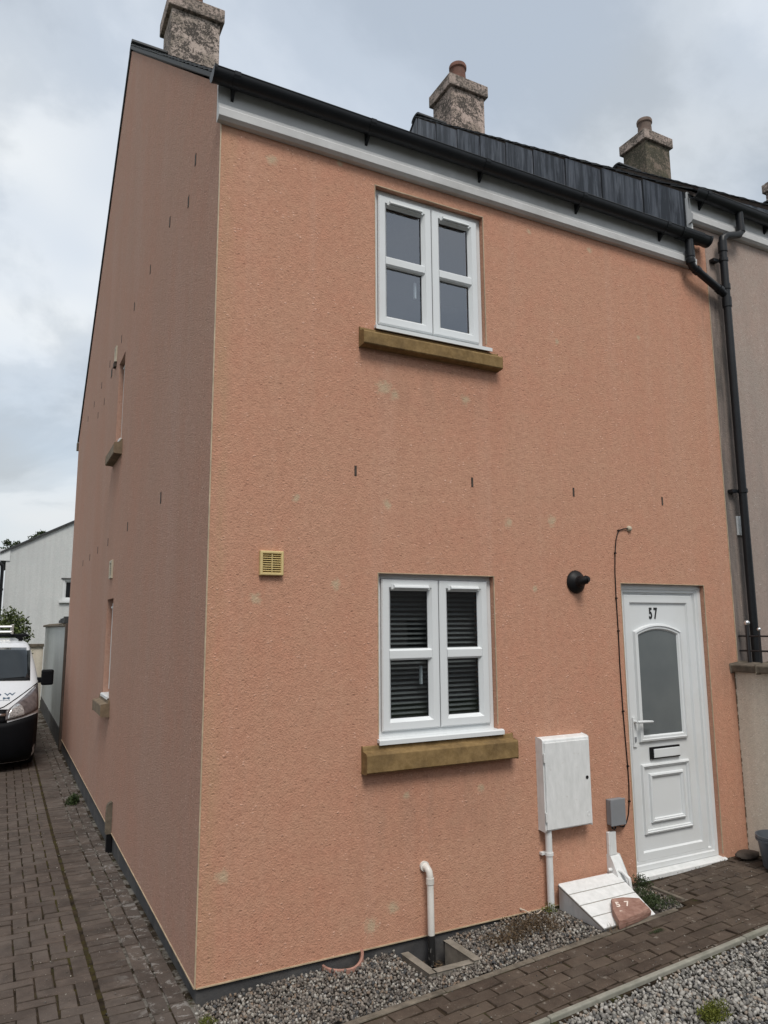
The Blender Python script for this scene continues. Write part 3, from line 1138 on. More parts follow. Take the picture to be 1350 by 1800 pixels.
# gravel: thousands of small stones, each its own lump
def make_stones(name, spots, smin, smax, mat, parent=None):
    bm = bmesh.new()
    bmesh.ops.create_icosphere(bm, subdivisions=1, radius=1.0)
    bv = np.array([v.co[:] for v in bm.verts])
    bf = np.array([[v.index for v in f.verts] for f in bm.faces])
    bm.free()
    protos = []
    for k in range(24):
        p = bv * rng.uniform(0.72, 1.15, (len(bv), 1))
        ax = rng.normal(size=(7, 3))
        ax /= np.linalg.norm(ax, axis=1, keepdims=True)
        for a in ax:                                     # chip flat facets
            dd = p @ a
            cutv = rng.uniform(.45, .75)
            p = np.where((dd > cutv)[:, None], p - (dd - cutv)[:, None] * a, p)
        protos.append(p * np.array([1.0, rng.uniform(.65, .95), rng.uniform(.55, .85)]))
    n = len(spots)
    V = np.empty((n, len(bv), 3))
    for i, (x, y, z) in enumerate(spots):
        q = rng.normal(size=4)
        q /= np.linalg.norm(q)
        w, a, b, c = q
        Rm = np.array([[1 - 2 * (b * b + c * c), 2 * (a * b - c * w), 2 * (a * c + b * w)], [2 * (a * b + c * w), 1 - 2 * (a * a + c * c), 2 * (b * c - a * w)], [2 * (a * c - b * w), 2 * (b * c + a * w), 1 - 2 * (a * a + b * b)]])
        V[i] = protos[rng.integers(24)] @ Rm.T * rng.uniform(smin, smax) + (x, y, z)
    F = (bf[None] + (np.arange(n) * len(bv))[:, None, None]).reshape(-1, 3)
    me = bpy.data.meshes.new(name)
    me.vertices.add(n * len(bv))
    me.vertices.foreach_set('co', V.reshape(-1))
    me.loops.add(F.size)
    me.loops.foreach_set('vertex_index', F.reshape(-1).astype(np.int32))
    me.polygons.add(len(F))
    me.polygons.foreach_set('loop_start', (np.arange(len(F)) * 3).astype(np.int32))
    me.update(calc_edges=True)
    me.materials.append(mat)
    o = bpy.data.objects.new(name, me)
    COL.objects.link(o)
    o['kind'] = 'stuff'
    return o


def jitter_grid(x0, x1, y0, y1, sp, ok, zf, layers):
    out = []
    for l_ in range(layers):
        xs = np.arange(x0, x1, sp)
        ys = np.arange(y0, y1, sp)
        for x in xs:
            for y in ys:
                px_, py_ = x + rng.uniform(-.6, .6) * sp, y + rng.uniform(-.6, .6) * sp
                if ok(px_, py_):
                    out.append((px_, py_, zf(px_, py_, l_)))
    return out


def in_drain(x, y):
    return 1.20 < x < 1.56 and y > -.40


def in_box(x, y):
    return 2.44 < x < 3.0 and y > -.5


def bed_ok(x, y):
    edge = -.652 + .048 * x + .052
    if y > -.004 or y < edge or x > 3.22:
        return False
    if x < .05 and y > -.02:
        return False
    if in_drain(x, y) or in_box(x, y):
        return False
    if (x - .865) ** 2 + (y + .0) ** 2 < .112 ** 2:
        return False
    return True


def bed_h(x, y, l_):
    mound = .022 * math.exp(-((x - .45) / .35) ** 2) + .012 * math.sin(x * 5.1) * math.sin(y * 9)
    return gz(x) - .02 + mound + l_ * .011 + rng.uniform(-.006, .006)


g = MB()
for xa, xb, ya, yb in ((-.02, 1.2, None, .02), (1.2, 1.56, None, -.39), (1.56, 3.3, None, .02)):
    ya_, yb_ = -.66 + .048 * xa, -.66 + .048 * xb
    g.add([(xa, ya_, gz(xa) - .03), (xb, yb_, gz(xb) - .03), (xb, yb, gz(xb) - .03), (xa, yb, gz(xa) - .03)], [(0, 1, 2, 3)])
g.build('gravel_bed', M['gravelbase'], kind='structure')
make_stones('gravel', jitter_grid(0.0, 3.2, -.66, 0.0, .0195, bed_ok, bed_h, 2), .0085, .0175, M['gravelbed'])


def big_ok(x, y):
    top = -.652 + .048 * x - .505 - .022
    return y < top


g = MB()
g.add([(-.05, -3.0, gz(0) - .035), (4.6, -3.0, gz(4.6) - .035), (4.6, -.93, gz(4.6) - .035), (-.05, -1.165, gz(0) - .035)], [(0, 1, 2, 3)])
g.build('gravel_yard', M['gravelbase'], kind='structure')


def yard_vis(x, y):
    if not big_ok(x, y):
        return False
    p = pix((x, y, gz(x)))
    return p is not None and p[0] > 760 and p[0] < 1500 and p[1] < 1950


make_stones('gravel', jitter_grid(0.9, 4.4, -2.1, -.9, .0215, yard_vis, lambda x, y, l_: gz(x) - .020 + l_ * .011 + rng.uniform(-.006, .006), 2), .008, .021, M['gravelgrey'])
make_stones('gravel', jitter_grid(0.0, 4.4, -2.9, -.95, .05, lambda x, y: big_ok(x, y) and not yard_vis(x, y), lambda x, y, l_: gz(x) - .02 + rng.uniform(-.006, .006), 1), .016, .034, M['gravelgrey'])

def grit_spots(n, fn):
    out = []
    while len(out) < n:
        q = fn()
        if q is not None:
            out.append(q)
    return out


def path_grit():
    x = rng.uniform(.2, 4.4)
    e = rng.uniform(0, 1)
    b = -.01 - .48 * (e ** 2 if rng.uniform() < .5 else 1 - e ** 2)
    p = path_pt(x, b)
    return (p[0], p[1], p[2] + .003)


def door_grit():
    x = rng.uniform(3.25, 4.4)
    y = -.02 - .35 * rng.uniform() ** 2.5
    return (x, y, gz(x) + .003)


def drive_grit():
    y = rng.uniform(-.5, 6.5)
    x = -.01 - 1.1 * rng.uniform() ** 1.6
    return (x, y, dzf(y) + .003)


make_stones('grit', grit_spots(260, path_grit) + grit_spots(150, door_grit), .002, .0075, M['gravelbed'])
make_stones('grit', grit_spots(650, drive_grit), .002, .008, M['gravelbed'])

# ------------------------------------------------------------------ the house at the end of the terrace
WX = 4.525
house = thing('end_terrace_house', 'two-storey salmon rendered end house with white door numbered 57', 'house', (0, 0, 0))
LW = (1.108, 2.022, 1.17, 2.24)
UW = (1.100, 2.018, 3.90, 4.975)
DR = (3.232, 4.172, .035, 2.217)
mb = wall_grid(MB(), [0.0, WX], [0.0, 5.36], [LW, UW, (DR[0], DR[1], 0.0, DR[3])], 0.0, 0.25)
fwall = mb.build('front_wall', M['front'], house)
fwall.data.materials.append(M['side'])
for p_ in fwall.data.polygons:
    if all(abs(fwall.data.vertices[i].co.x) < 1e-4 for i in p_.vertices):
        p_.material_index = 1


def side_xf(a, b, c):
    return (b, DEPTH - a, c)      # local x runs from the rear corner towards the front, y goes into the wall


SL = (DEPTH - 4.53, DEPTH - 4.03, 1.165, 2.21)
SU = (DEPTH - 4.53, DEPTH - 4.05, 3.93, 4.97)
mb = wall_grid(MB(side_xf), [0.0, DEPTH - .252], [-.0, 5.26], [SL, SU], 0.0, .25)
mb.prism([(0.252, 5.2605), (0.252, 5.56), (RIDGE_Y, 9.405), (DEPTH - .002, 5.255), (DEPTH - .002, 5.25)], 'x', 0.0, .25) if False else None
mb.xf = None
mb.prism([(0.0005, 5.2605 + .1), (RIDGE_Y, 9.43), (DEPTH, 5.2805), (DEPTH, 5.2605), (.252, 5.2605), (.252, 5.3605)], 'x', 0.0, .25)
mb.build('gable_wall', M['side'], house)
MB().box(.2505, WX, DEPTH - .25, DEPTH, 0, 5.25).build('rear_wall', M['side'], house)
MB().prism([(.2505, 0), (DEPTH - .2505, 0), (DEPTH - .2505, 5.2), (RIDGE_Y, 9.35), (.2505, 5.4)], 'x', WX - .18, WX - .1905 + .02).build('party_wall', M['darkroom'], house)
fl = MB()
fl.box(.251, WX - .101, .251, DEPTH - .251, 2.55, 2.75)
fl.box(.251, WX - .101, .251, DEPTH - .251, -.1, -.01)
fl.box(.251, WX - .101, 2.6, 2.7, -.0095, 2.5495)
fl.box(.251, WX - .101, 2.6, 2.7, 2.7505, 5.6)
fl.build('interior_partition', M['darkroom'], house)
pl = MB()
pl.box(.012, DR[0] - .001, .012, .2, -.4, -.0005)
pl.box(DR[1] + .001, WX, .012, .2, -.4, -.0005)
pl.box(.0125, .2, .2005, DEPTH - .001, -.4, -.0005)
pl.box(DR[0], DR[1], .09, .2, -.4, .0)
pl.build('plinth', M['plinth'], house)
bd = MB()
bd.box(-.0035, .0035, -.0035, .0035, -.002, 5.08)
bd.box(.0065, DR[0] - .06, -.005, .003, -.006, .001)
bd.box(-.005, .003, .0065, DEPTH, -.006, .001)
bd.box(WX - .004, WX + .003, -.004, .004, 1.58, 5.08)
bd.build('render_bead', M['bead'], house)
for (x0, x1, z0, z1) in (LW, UW, DR):
    tr = MB()
    tr.box(x0 - .004, x0 + .001, -.003, .004, z0 + .06, z1)
    tr.box(x1 - .001, x1 + .004, -.003, .004, z0 + .06, z1)
    tr.box(x0 - .004, x1 + .004, -.003, .004, z1 - .001, z1 + .004)
    tr.build('reveal_bead', M['bead'], house)

make_window(house, LW[0], LW[1], LW[2], 2)
make_window(house, UW[0], UW[1], UW[2], 2)
def side_deep(a, b, c):
    return (b + (.022 if b > 0 else .01), DEPTH - a, c)


make_window(house, SL[0], SL[1], SL[2], 1, side_deep, False, 1.045)
make_window(house, SU[0], SU[1], SU[2], 1, side_deep, False, 1.045)
make_sill(house, .985, 2.130, 1.005, 1.168, M['sill'])
make_sill(house, .972, 2.106, 3.755, 3.895, M['sill'])
make_sill(house, DEPTH - 4.66, DEPTH - 3.91, .995, 1.16, M['sillgrey'], side_xf, .085)
make_sill(house, DEPTH - 4.66, DEPTH - 3.93, 3.765, 3.925, M['sillgrey'], side_xf, .085)

for x, z in ((.947, 2.902), (1.861, 2.904), (2.796, 2.906), (3.75, 2.905)):
    MB().box(x - .008, x + .008, -.0025, .003, z - .034, z + .034).build('weep_vent', M['rock'], house)
for y, z in ((.724, 5.273), (1.646, 5.27), (2.566, 5.264), (3.519, 5.281), (4.456, 5.259), (6.414, 5.284), (7.359, 5.27), (.92, 5.05), (5.528, 5.306), (8.264, 5.273), (5.968, 4.921), (6.698, 4.922), (1.546, 2.898), (3.25, 2.88), (4.758, 2.883), (5.791, 2.886), (6.75, 2.872), (7.727, 2.867)):
    MB().box(-.003, .003, y - .018, y + .018, z - .045, z + .045).build('weep_vent', M['rock'], house)

# eaves
co = MB()
co.prism([(-.0005, 5.078), (-.035, 5.082), (-.058, 5.100), (-.062, 5.150), (-.046, 5.166), (-.044, 5.188), (-.020, 5.206), (-.016, 5.40), (-.0005, 5.40)], 'x', -.03, WX - .20)
co.build('fascia_board', M['fascia'], house, bevel=.002)
GY, GZ, GR_ = -.090, 5.356, .061
gut = gutter_mesh(-.075, 4.44, GY, GZ, GR_).build('gutter', M['black'], house, smooth=True)
for x in (.06, 1.02, 1.98, 2.94, 3.9):
    bracket_mesh(x, GY, GZ, GR_).build('gutter_bracket', M['black'], gut)
for x0, x1 in ((-.088, -.07), (4.425, 4.452)):
    n = 12
    e = MB()
    e.prism([(GY + (GR_ + .006) * math.cos(t), GZ + .006 - (GR_ + .008) * 1.12 * math.sin(t)) for t in [math.pi * k / n for k in range(n + 1)]], 'x', x0, x1)
    e.build('gutter_end', M['black'], gut)
un = MB()
un.prism([(GY + (GR_ + .008) * math.cos(t), GZ + .006 - (GR_ + .010) * 1.12 * math.sin(t)) for t in [math.pi * k / 12 for k in range(13)]], 'x', 4.08, 4.34)
un.build('gutter_outlet', M['black'], gut)
dp = MB()
dp.tube([(4.2, -.092, 5.29), (4.2, -.092, 5.10)], .036, 14)
dp.tube([(4.2, -.092, 5.15), (4.2, -.092, 5.085), (4.225, -.090, 5.045), (4.60, -.075, 4.905), (4.68, -.068, 4.875)], .034, 14)
dp.tube([(4.2, -.092, 5.19), (4.2, -.092, 5.13)], .041, 14)
dp.tube([(4.2, -.092, 5.10), (4.205, -.092, 5.075)], .041, 14)
dp.tube([(4.262, -.089, 5.031), (4.30, -.087, 5.017)], .040, 14)
dp.tube([(4.56, -.078, 4.92), (4.60, -.075, 4.905)], .040, 14)
dp.build('downpipe', M['black'], house, smooth=True)

make_roof(house, 0.0, 4.34, 0.0)
make_chimney(house, .44, 0.0, M['chim1'], M['pot'])
vg = MB()                                           # mortar and slate edge under the front verge
vg.prism([(-.06, 5.372), (RIDGE_Y, 9.505), (DEPTH + .1, 5.27), (DEPTH + .1, 5.24), (RIDGE_Y, 9.455), (-.06, 5.335)], 'x', -.018, -.0005)
vg.build('verge_undercloak', M['slate'], house)
MB().box(-.03, .3, DEPTH + .001, DEPTH + .10, 5.10, 5.24).build('rear_fascia', M['coping'], house)

# ---- front door
YD = .052
fr = MB()
fr.sweep([(DR[0] + .002, .075), (DR[1] - .002, .075), (DR[1] - .002, DR[3] - .002), (DR[0] + .002, DR[3] - .002)], [(0, .15), (0, YD - .012), (.036, YD - .012), (.044, YD - .002), (.062, YD - .002), (.070, YD + .012), (.092, YD + .012), (.092, .15)])
door = fr.build('front_door', M['upvc'], house)
lx0, lx1, lz0, lz1 = DR[0] + .072, DR[1] - .098, .135, DR[3] - .085
lf = MB()
lf.sweep(rect(lx0, lx1, lz0, lz1), [(0, .1), (0, YD + .002), (.006, YD - .003), (.060, YD - .003), (.070, YD + .012), (.074, YD + .012)])
lf.add([(lx0 + .07, YD + .0125, lz0 + .07), (lx1 - .07, YD + .0125, lz0 + .07), (lx1 - .07, YD + .0125, lz1 - .07), (lx0 + .07, YD + .0125, lz1 - .07)], [(0, 1, 2, 3)])
lf.build('door_leaf', M['upvc'], door)
MB().sweep(rect(lx0 - .006, lx1 + .006, lz0 - .006, lz1 + .006), [(0, YD + .010), (.007, YD + .010)]).build('door_seal', M['greybox'], door)
# arched glass with its moulding
ax0, ax1, az0, azs, azc = 3.395, 3.925, .995, 1.845, 1.905


def arch(x0, x1, z0, zs, zc, n=14):
    pts = [(x0, z0), (x1, z0)]
    for k in range(n + 1):
        s = k / n
        x = x1 + (x0 - x1) * s
        pts.append((x, zs + (zc - zs) * (1 - (2 * s - 1) ** 2)))
    return pts


gm = MB()
gm.sweep(arch(ax0, ax1, az0, azs, azc), [(0, YD + .012), (.006, YD - .008), (.020, YD - .012), (.024, YD - .004), (.040, YD - .004), (.052, YD + .010)])
gm.build('glass_moulding', M['upvc'], door)
gp = MB()
gp.sweep(arch(ax0, ax1, az0, azs, azc), [(.045, YD + .0085), (.047, YD + .0085)], True)
gp.build('pane', M['frosted'], door)
for (x0, x1, z0, z1) in ((3.398, 3.925, .318, .832), (3.475, 3.85, .395, .758)):
    m_ = MB()
    m_.sweep(rect(x0, x1, z0, z1), [(0, YD + .0125), (.005, YD - .004), (.016, YD - .008), (.020, YD), (.028, YD), (.034, YD + .0125)])
    m_.build('panel_moulding', M['upvc'], door)
lb = MB().box(3.500, 3.822, YD - .004, YD + .013, .862, .952).build('letter_plate', M['blackmatt'], door, bevel=.003)
MB().box(3.528, 3.812, YD - .014, YD - .004, .872, .938).build('letter_flap', M['upvc'], door, bevel=.004)
hd = MB()
hd.box(3.318, 3.352, YD - .014, YD - .003, .97, 1.19)
hd.tube([(3.335, YD - .01, 1.158), (3.335, YD - .05, 1.158)], .010, 10)
hd.tube([(3.33, YD - .05, 1.158), (3.40, YD - .054, 1.158), (3.48, YD - .052, 1.154), (3.50, YD - .046, 1.152)], [.011, .011, .009, .006], 10)
hd.build('door_handle', M['upvc'], door, smooth=True)
MB().box(3.327, 3.343, YD - .020, YD - .0135, 1.01, 1.045).build('lock_cylinder', M['greybox'], door)
th = MB()
th.prism([(.12, .078), (-.018, .066), (-.03, .058), (-.03, .030), (.12, .030)], 'x', DR[0] - .004, DR[1] + .012)
th.build('threshold', M['wpaint'], door, bevel=.002)


def text_mesh(s, size, sx=1.0, bold=0.0, depth=.001):
    cu = bpy.data.curves.new('lettering', 'FONT')
    cu.body = s
    cu.size = size
    cu.offset = bold
    cu.extrude = depth
    cu.resolution_u = 4
    o = bpy.data.objects.new('lettering_tmp', cu)
    COL.objects.link(o)
    bpy.context.view_layer.update()
    me = bpy.data.meshes.new_from_object(o.evaluated_get(bpy.context.evaluated_depsgraph_get()))
    vs_ = [(v.co.x * sx, v.co.y, v.co.z) for v in me.vertices]
    fs_ = [tuple(p.vertices) for p in me.polygons]
    bpy.data.objects.remove(o)
    bpy.data.meshes.remove(me)
    return vs_, fs_


for ch_, x in (('5', 3.585), ('7', 3.640)):
    vs_, fs_ = text_mesh(ch_, .122, .62, .0035, .002)
    m_ = MB()
    m_.add([(x + p[0], YD + .0105 - p[2], 1.945 + p[1]) for p in vs_], fs_)
    m_.build('door_number', M['number'], door)

# ------------------------------------------------------------------ the rest of the terrace
LABEL2 = 'faded pink terraced house next door with lead-clad side above the roof'
house2 = thing('terraced_house', LABEL2, 'house', (4.34, 0, .45))


def neighbour(parent, x0, x1, dz, body, pot, holes, first):
    mb_ = wall_grid(MB(), [x0 + (.19 if first else 0), x1], [-.4, 5.36 + dz], holes, 0.0, .25)
    if first:
        mb_.box(x0 + .012, x0 + .1895, 0.001, .25, 5.2, 5.36 + dz)
    mb_.build('front_wall', M['neighbour'], parent)
    MB().box(x0 + .25, x1, DEPTH - .25, DEPTH, -.4, 5.2 + dz).build('rear_wall', M['neighbour'], parent)
    f_ = MB()
    f_.prism([(-.0005, 5.078 + dz), (-.035, 5.082 + dz), (-.058, 5.10 + dz), (-.062, 5.150 + dz), (-.046, 5.166 + dz), (-.044, 5.188 + dz), (-.020, 5.206 + dz), (-.016, 5.39 + dz), (-.0005, 5.39 + dz)], 'x', x0 - .02, x1 - .19)
    f_.build('fascia_board', M['fascia'], parent, bevel=.002)
    g_ = gutter_mesh(x0 - .03, x1 + .02, GY, GZ + dz, GR_).build('gutter', M['black'], parent, smooth=True)
    for q in (.12, 1.05, 2.0, 2.95, 3.9):
        bracket_mesh(x0 + q, GY, GZ + dz, GR_).build('gutter_bracket', M['black'], g_)
    make_roof(parent, x0, x1, dz)
    make_chimney(parent, x0 + .50, dz, body, pot)


H2 = [(5.5, 6.42, 4.35, 5.425), (5.5, 6.42, 1.62, 2.695)]
neighbour(house2, 4.34, 8.71, .45, M['chim2'], M['pot'], H2, True)
for q in H2:
    make_window(house2, q[0], q[1], q[2], 2)
    make_sill(house2, q[0] - .12, q[1] + .15, q[2] - .15, q[2] - .002, M['sill'])
fl = MB()
fl.box(4.6, 8.7, .2505, .35, -.4, 5.6)
fl.build('interior_partition', M['darkroom'], house2)
# lead cheek: one panel per sheet, with standing seams between
seam = [.03, .50, 1.035, 1.575, 2.12, 2.65, 3.20, 3.75, 4.31, 4.86, 4.95]


def rake(y, dz):
    return 5.372 + dz + (9.505 - 5.372) / (RIDGE_Y + .06) * (y + .06)


for a, b in zip(seam[:-1], seam[1:]):
    yb = min(b, RIDGE_Y)
    p_ = MB()
    p_.prism([(a + .014, rake(a, 0) - .15), (yb - .014, rake(yb, 0) - .15), (yb - .014, rake(yb, .45) - .02), (a + .014, rake(a, .45) - .02)], 'x', 4.328, 4.3375)
    p_.build('lead_panel', M['lead'], house2)
    s_ = MB()
    s_.prism([(b + .010, rake(b, 0) - .12), (b + .026, rake(b, 0) - .12), (b + .026, rake(b, .45) - .03), (b + .010, rake(b, .45) - .03)], 'x', 4.315, 4.3325)
    if b < 4.9:
        s_.build('lead_seam', M['lead'], house2)
MB().prism([(.0, rake(0, 0) - .1), (RIDGE_Y, rake(RIDGE_Y, 0) - .1), (RIDGE_Y, rake(RIDGE_Y, .45) - .03), (.0, rake(0, .45) - .03)], 'x', 4.338, 4.349).build('cheek_backing', M['slate'], house2)
MB().prism([(DEPTH, 4.9), (RIDGE_Y + .005, 9.3), (RIDGE_Y + .005, 9.93), (DEPTH, 5.7)], 'x', 4.333, 4.36).build('rear_cheek', M['lead'], house2)
MB().prism([(-.028, 5.18), (.025, 5.18), (.025, 5.80), (-.028, 5.80)], 'x', 4.335, 4.351).build('cheek_end_trim', M['fascia'], house2)

house3 = thing('terraced_house', 'third house of the terrace with algae-darkened chimney showing over the roof', 'house', (8.71, 0, .93))
neighbour(house3, 8.71, 13.08, .93, M['chim3'], M['potgrey'], [], False)
house4 = thing('terraced_house', 'farthest terraced house with only its chimney edge showing beyond the gutter', 'house', (13.08, 0, 1.38))
neighbour(house4, 13.08, 17.4, 1.38, M['chim2'], M['pot'], [], False)
for hx, hz, hp in ((8.71, .45, house3), (13.08, .93, house4)):
    MB().prism([(.0, rake(0, hz) - .1), (RIDGE_Y, rake(RIDGE_Y, hz) - .1), (DEPTH, 5.2 + hz), (DEPTH, 5.6 + hz), (RIDGE_Y, rake(RIDGE_Y, hz + .45) - .04), (.0, rake(0, hz + .45) - .04)], 'x', hx - .012, hx + .005).build('lead_cheek', M['lead'], hp)

# downpipe of house 2 stands against the wall
pp = MB()
pp.tube([(4.93, -.092, 5.78), (4.93, -.092, 5.60)], .036, 14)
pp.tube([(4.93, -.092, 5.64), (4.93, -.092, 5.56), (4.90, -.090, 5.525), (4.72, -.085, 5.47), (4.675, -.08, 5.435), (4.670, -.078, 5.38), (4.670, -.075, 4.0), (4.672, -.075, .1)], .0345, 14)
pp.tube([(4.93, -.092, 5.62), (4.93, -.092, 5.555)], .041, 14)
pp.tube([(4.671, -.078, 5.40), (4.670, -.078, 5.30)], .041, 14)
pp.tube([(4.670, -.077, 4.98), (4.670, -.077, 4.93)], .041, 14)
pp.tube([(4.670, -.077, 4.85), (4.670, -.076, 4.76)], .041, 14)
dpo = pp.build('downpipe', M['black'], house2, smooth=True)
for z in (5.22, 3.05, .8):
    c_ = MB()
    c_.tube([(4.670, -.077, z - .016), (4.670, -.077, z + .016)], .041, 14)
    c_.box(4.57, 4.64, -.05, -.002, z - .014, z + .014)
    c_.build('pipe_clip', M['black'], dpo)

# ------------------------------------------------------------------ fittings on the front wall
v = thing('vent_grille', 'square yellowed cream louvred vent grille on the salmon front wall', 'vent', (.38, 0, 2.278))
m_ = MB()
m_.sweep(rect(.308, .455, 2.205, 2.352), [(0, -.001), (0, -.024), (.004, -.028), (.014, -.028), (.018, -.02), (.018, -.004)])
m_.build('vent_frame', M['creampl'], v)
MB().box(.315, .448, -.004, -.002, 2.212, 2.345).build('vent_backing', M['creampl'], v)
for k in range(8):
    z = 2.232 + k * .0132
    MB().prism([(-.008, z + .006), (-.022, z - .002), (-.024, z + .0005), (-.010, z + .0085)], 'x', .324, .439).build('vent_slat', M['creampl'], v)
MB().box(.379, .384, -.0255, -.0205, 2.222, 2.336).build('vent_bar', M['creampl'], v)
MB().lathe([(.001, .002), (.046, .002), (.046, .0)], (.375, -.0045, 2.278), (0, -1, 0), 20).build('vent_duct', M['number'], v)

t = thing('flue_outlet', 'round black domed flue outlet with a short spout on the front wall', 'flue', (2.76, 0, 2.217))
m_ = MB()
m_.lathe([(.084, 0), (.087, .006), (.084, .014), (.073, .028), (.057, .040), (.044, .048), (.040, .062), (.0, .062)], (2.772, -.001, 2.217), (0, -1, 0), 32)
m_.build('flue_dome', M['blackmatt'], t, smooth=True)
m_ = MB()
m_.tube([(2.772, -.045, 2.215), (2.774, -.068, 2.219), (2.782, -.084, 2.225), (2.797, -.094, 2.230)], [.035, .037, .031, .033], 20, False)
m_.tube([(2.797, -.094, 2.230), (2.798, -.0945, 2.2303), (2.782, -.084, 2.226)], [.033, .028, .022], 20, True)
m_.build('flue_spout', M['blackmatt'], t, smooth=True)

t = thing('meter_box', 'white painted electricity meter box on the wall beside the door', 'meter box', (2.345, 0, .51))
m_ = MB()
m_.prism([(-.0005, .512), (-.0005, 1.122), (-.058, 1.112), (-.070, 1.104), (-.070, .506)], 'x', 2.338, 2.760)
m_.build('box_body', M['wpaint'], t, bevel=.005)
m_ = MB()
m_.box(2.352, 2.756, -.083, -.0705, .516, 1.090)
bx = m_.build('box_door', M['wpaint'], t, bevel=.004)
for z in (.60, .99):
    MB().tube([(2.347, -.080, z - .03), (2.347, -.080, z + .03)], .007, 8).build('hinge', M['wpaint'], bx)
MB().lathe([(.0, .003), (.012, .003), (.012, 0)], (2.722, -.083, .83), (0, -1, 0), 12).build('lock', M['blackmatt'], bx)
MB().lathe([(.013, 0), (.013, .002), (.017, .002), (.017, 0)], (2.722, -.083, .585), (0, -1, 0), 16).build('round_emblem', M['wpaint'], bx)
m_ = MB()
m_.tube([(2.386, -.045, .512), (2.386, -.045, -.03)], .0235, 14)
m_.build('cable_pipe', M['wpaint'], t, smooth=True)
m_ = MB()
m_.tube([(2.386, -.045, .345), (2.386, -.045, .365)], .029, 14)
m_.box(2.336, 2.386, -.03, -.002, .347, .363)
m_.build('pipe_clip', M['wpaint'], t)

t = thing('junction_box', 'small grey junction box low on the wall left of the door', 'junction box', (3.02, 0, .45))
MB().box(2.962, 3.098, -.045, -.0005, .462, .640).build('box_body', M['greybox'], t, bevel=.006)
MB().box(2.958, 3.102, -.056, -.0455, .458, .644).build('box_cover', M['greybox'], t, bevel=.005)
m_ = MB()
m_.tube([(2.985, -.03, .465), (2.985, -.032, .440), (3.005, -.034, .43), (3.02, -.03, .445)], .006, 8)
m_.tube([(3.04, -.03, .463), (3.04, -.03, .45)], .010, 8)
m_.build('cable_gland', M['blackmatt'], t)

m_ = MB()
cp = [(3.345, -.012, 2.652), (3.29, -.008, 2.648), (3.235, -.006, 2.632), (3.205, -.006, 2.56), (3.186, -.006, 2.45), (3.174, -.006, 2.30), (3.172, -.006, 2.1), (3.175, -.006, 1.85), (3.172, -.006, 1.6), (3.178, -.006, 1.25), (3.186, -.006, 1.05), (3.195, -.006, .85), (3.196, -.006, .70), (3.190, -.006, .60), (3.176, -.006, .51), (3.152, -.006, .455), (3.118, -.008, .432), (3.08, -.012, .438), (3.05, -.02, .46)]
m_.tube(cp, .0042, 8)
cab = m_.build('wall_cable', M['blackmatt'], origin=cp[0], smooth=True)
tag(cab, 'thin black cable running down the wall beside the front door', 'cable')
for k in (2, 4, 6, 7, 9, 11, 13, 16):
    x, y, z = cp[k]
    MB().box(x - .008, x + .008, -.014, -.0005, z - .005, z + .005).build('cable_clip', M['blackmatt'], cab)
m_ = MB()
m_.lathe([(.024, 0), (.024, .008), (.018, .018), (.010, .024), (.0, .025)], (3.352, -.0005, 2.652), (0, -1, 0), 18)
m_.build('cable_cap', M['creamside'], cab, smooth=True)

t = thing('cable_trunking', 'white plastic cable trunking curving out to the ground below the grey box', 'trunking', (2.99, 0, 0))
MB().box(2.950, 3.022, -.028, -.0005, .2555, .415).build('trunking_channel', M['wpaint'], t, bevel=.004)
MB().box(2.958, 2.966, -.031, -.0285, .2555, .415).build('channel_rib', M['wpaint'], t)
m_ = MB()
m_.prism([(-.0005, .255), (-.030, .255), (-.052, .22), (-.085, .16), (-.115, .10), (-.135, .05), (-.14, .02), (-.14, -.03), (-.0005, -.03)], 'x', 2.946, 3.040)
m_.build('curved_foot', M['wpaint'], t, bevel=.008)

# waste pipe with drain surround
m_ = MB()
m_.tube([(1.42, .01, .405), (1.42, -.012, .407), (1.424, -.035, .402), (1.428, -.052, .385), (1.43, -.058, .355), (1.432, -.06, .02)], .0215, 16)
m_.tube([(1.42, -.001, .406), (1.42, -.016, .407)], .031, 16)
m_.tube([(1.43, -.058, .35), (1.43, -.058, .315)], .0255, 16)
wp = m_.build('waste_pipe', M['pipewhite'], origin=(1.42, 0, .4), smooth=True)
tag(wp, 'white elbowed waste pipe coming out of the wall, its lower end black', 'pipe')
m_ = MB()
m_.tube([(1.432, -.06, .021), (1.434, -.062, -.15)], .0225, 16)


def peel():
    t_ = NT('peeling_black_paint', 0.5)
    t_.color(t_.mix(t_.ramp(t_.noise(60, 4, .7, t_.map((1, 1, .5))), [(0.62, 0.0), (0.68, 1.0)]), (0.014, 0.014, 0.014), (0.5, 0.48, 0.45)))
    return t_.m


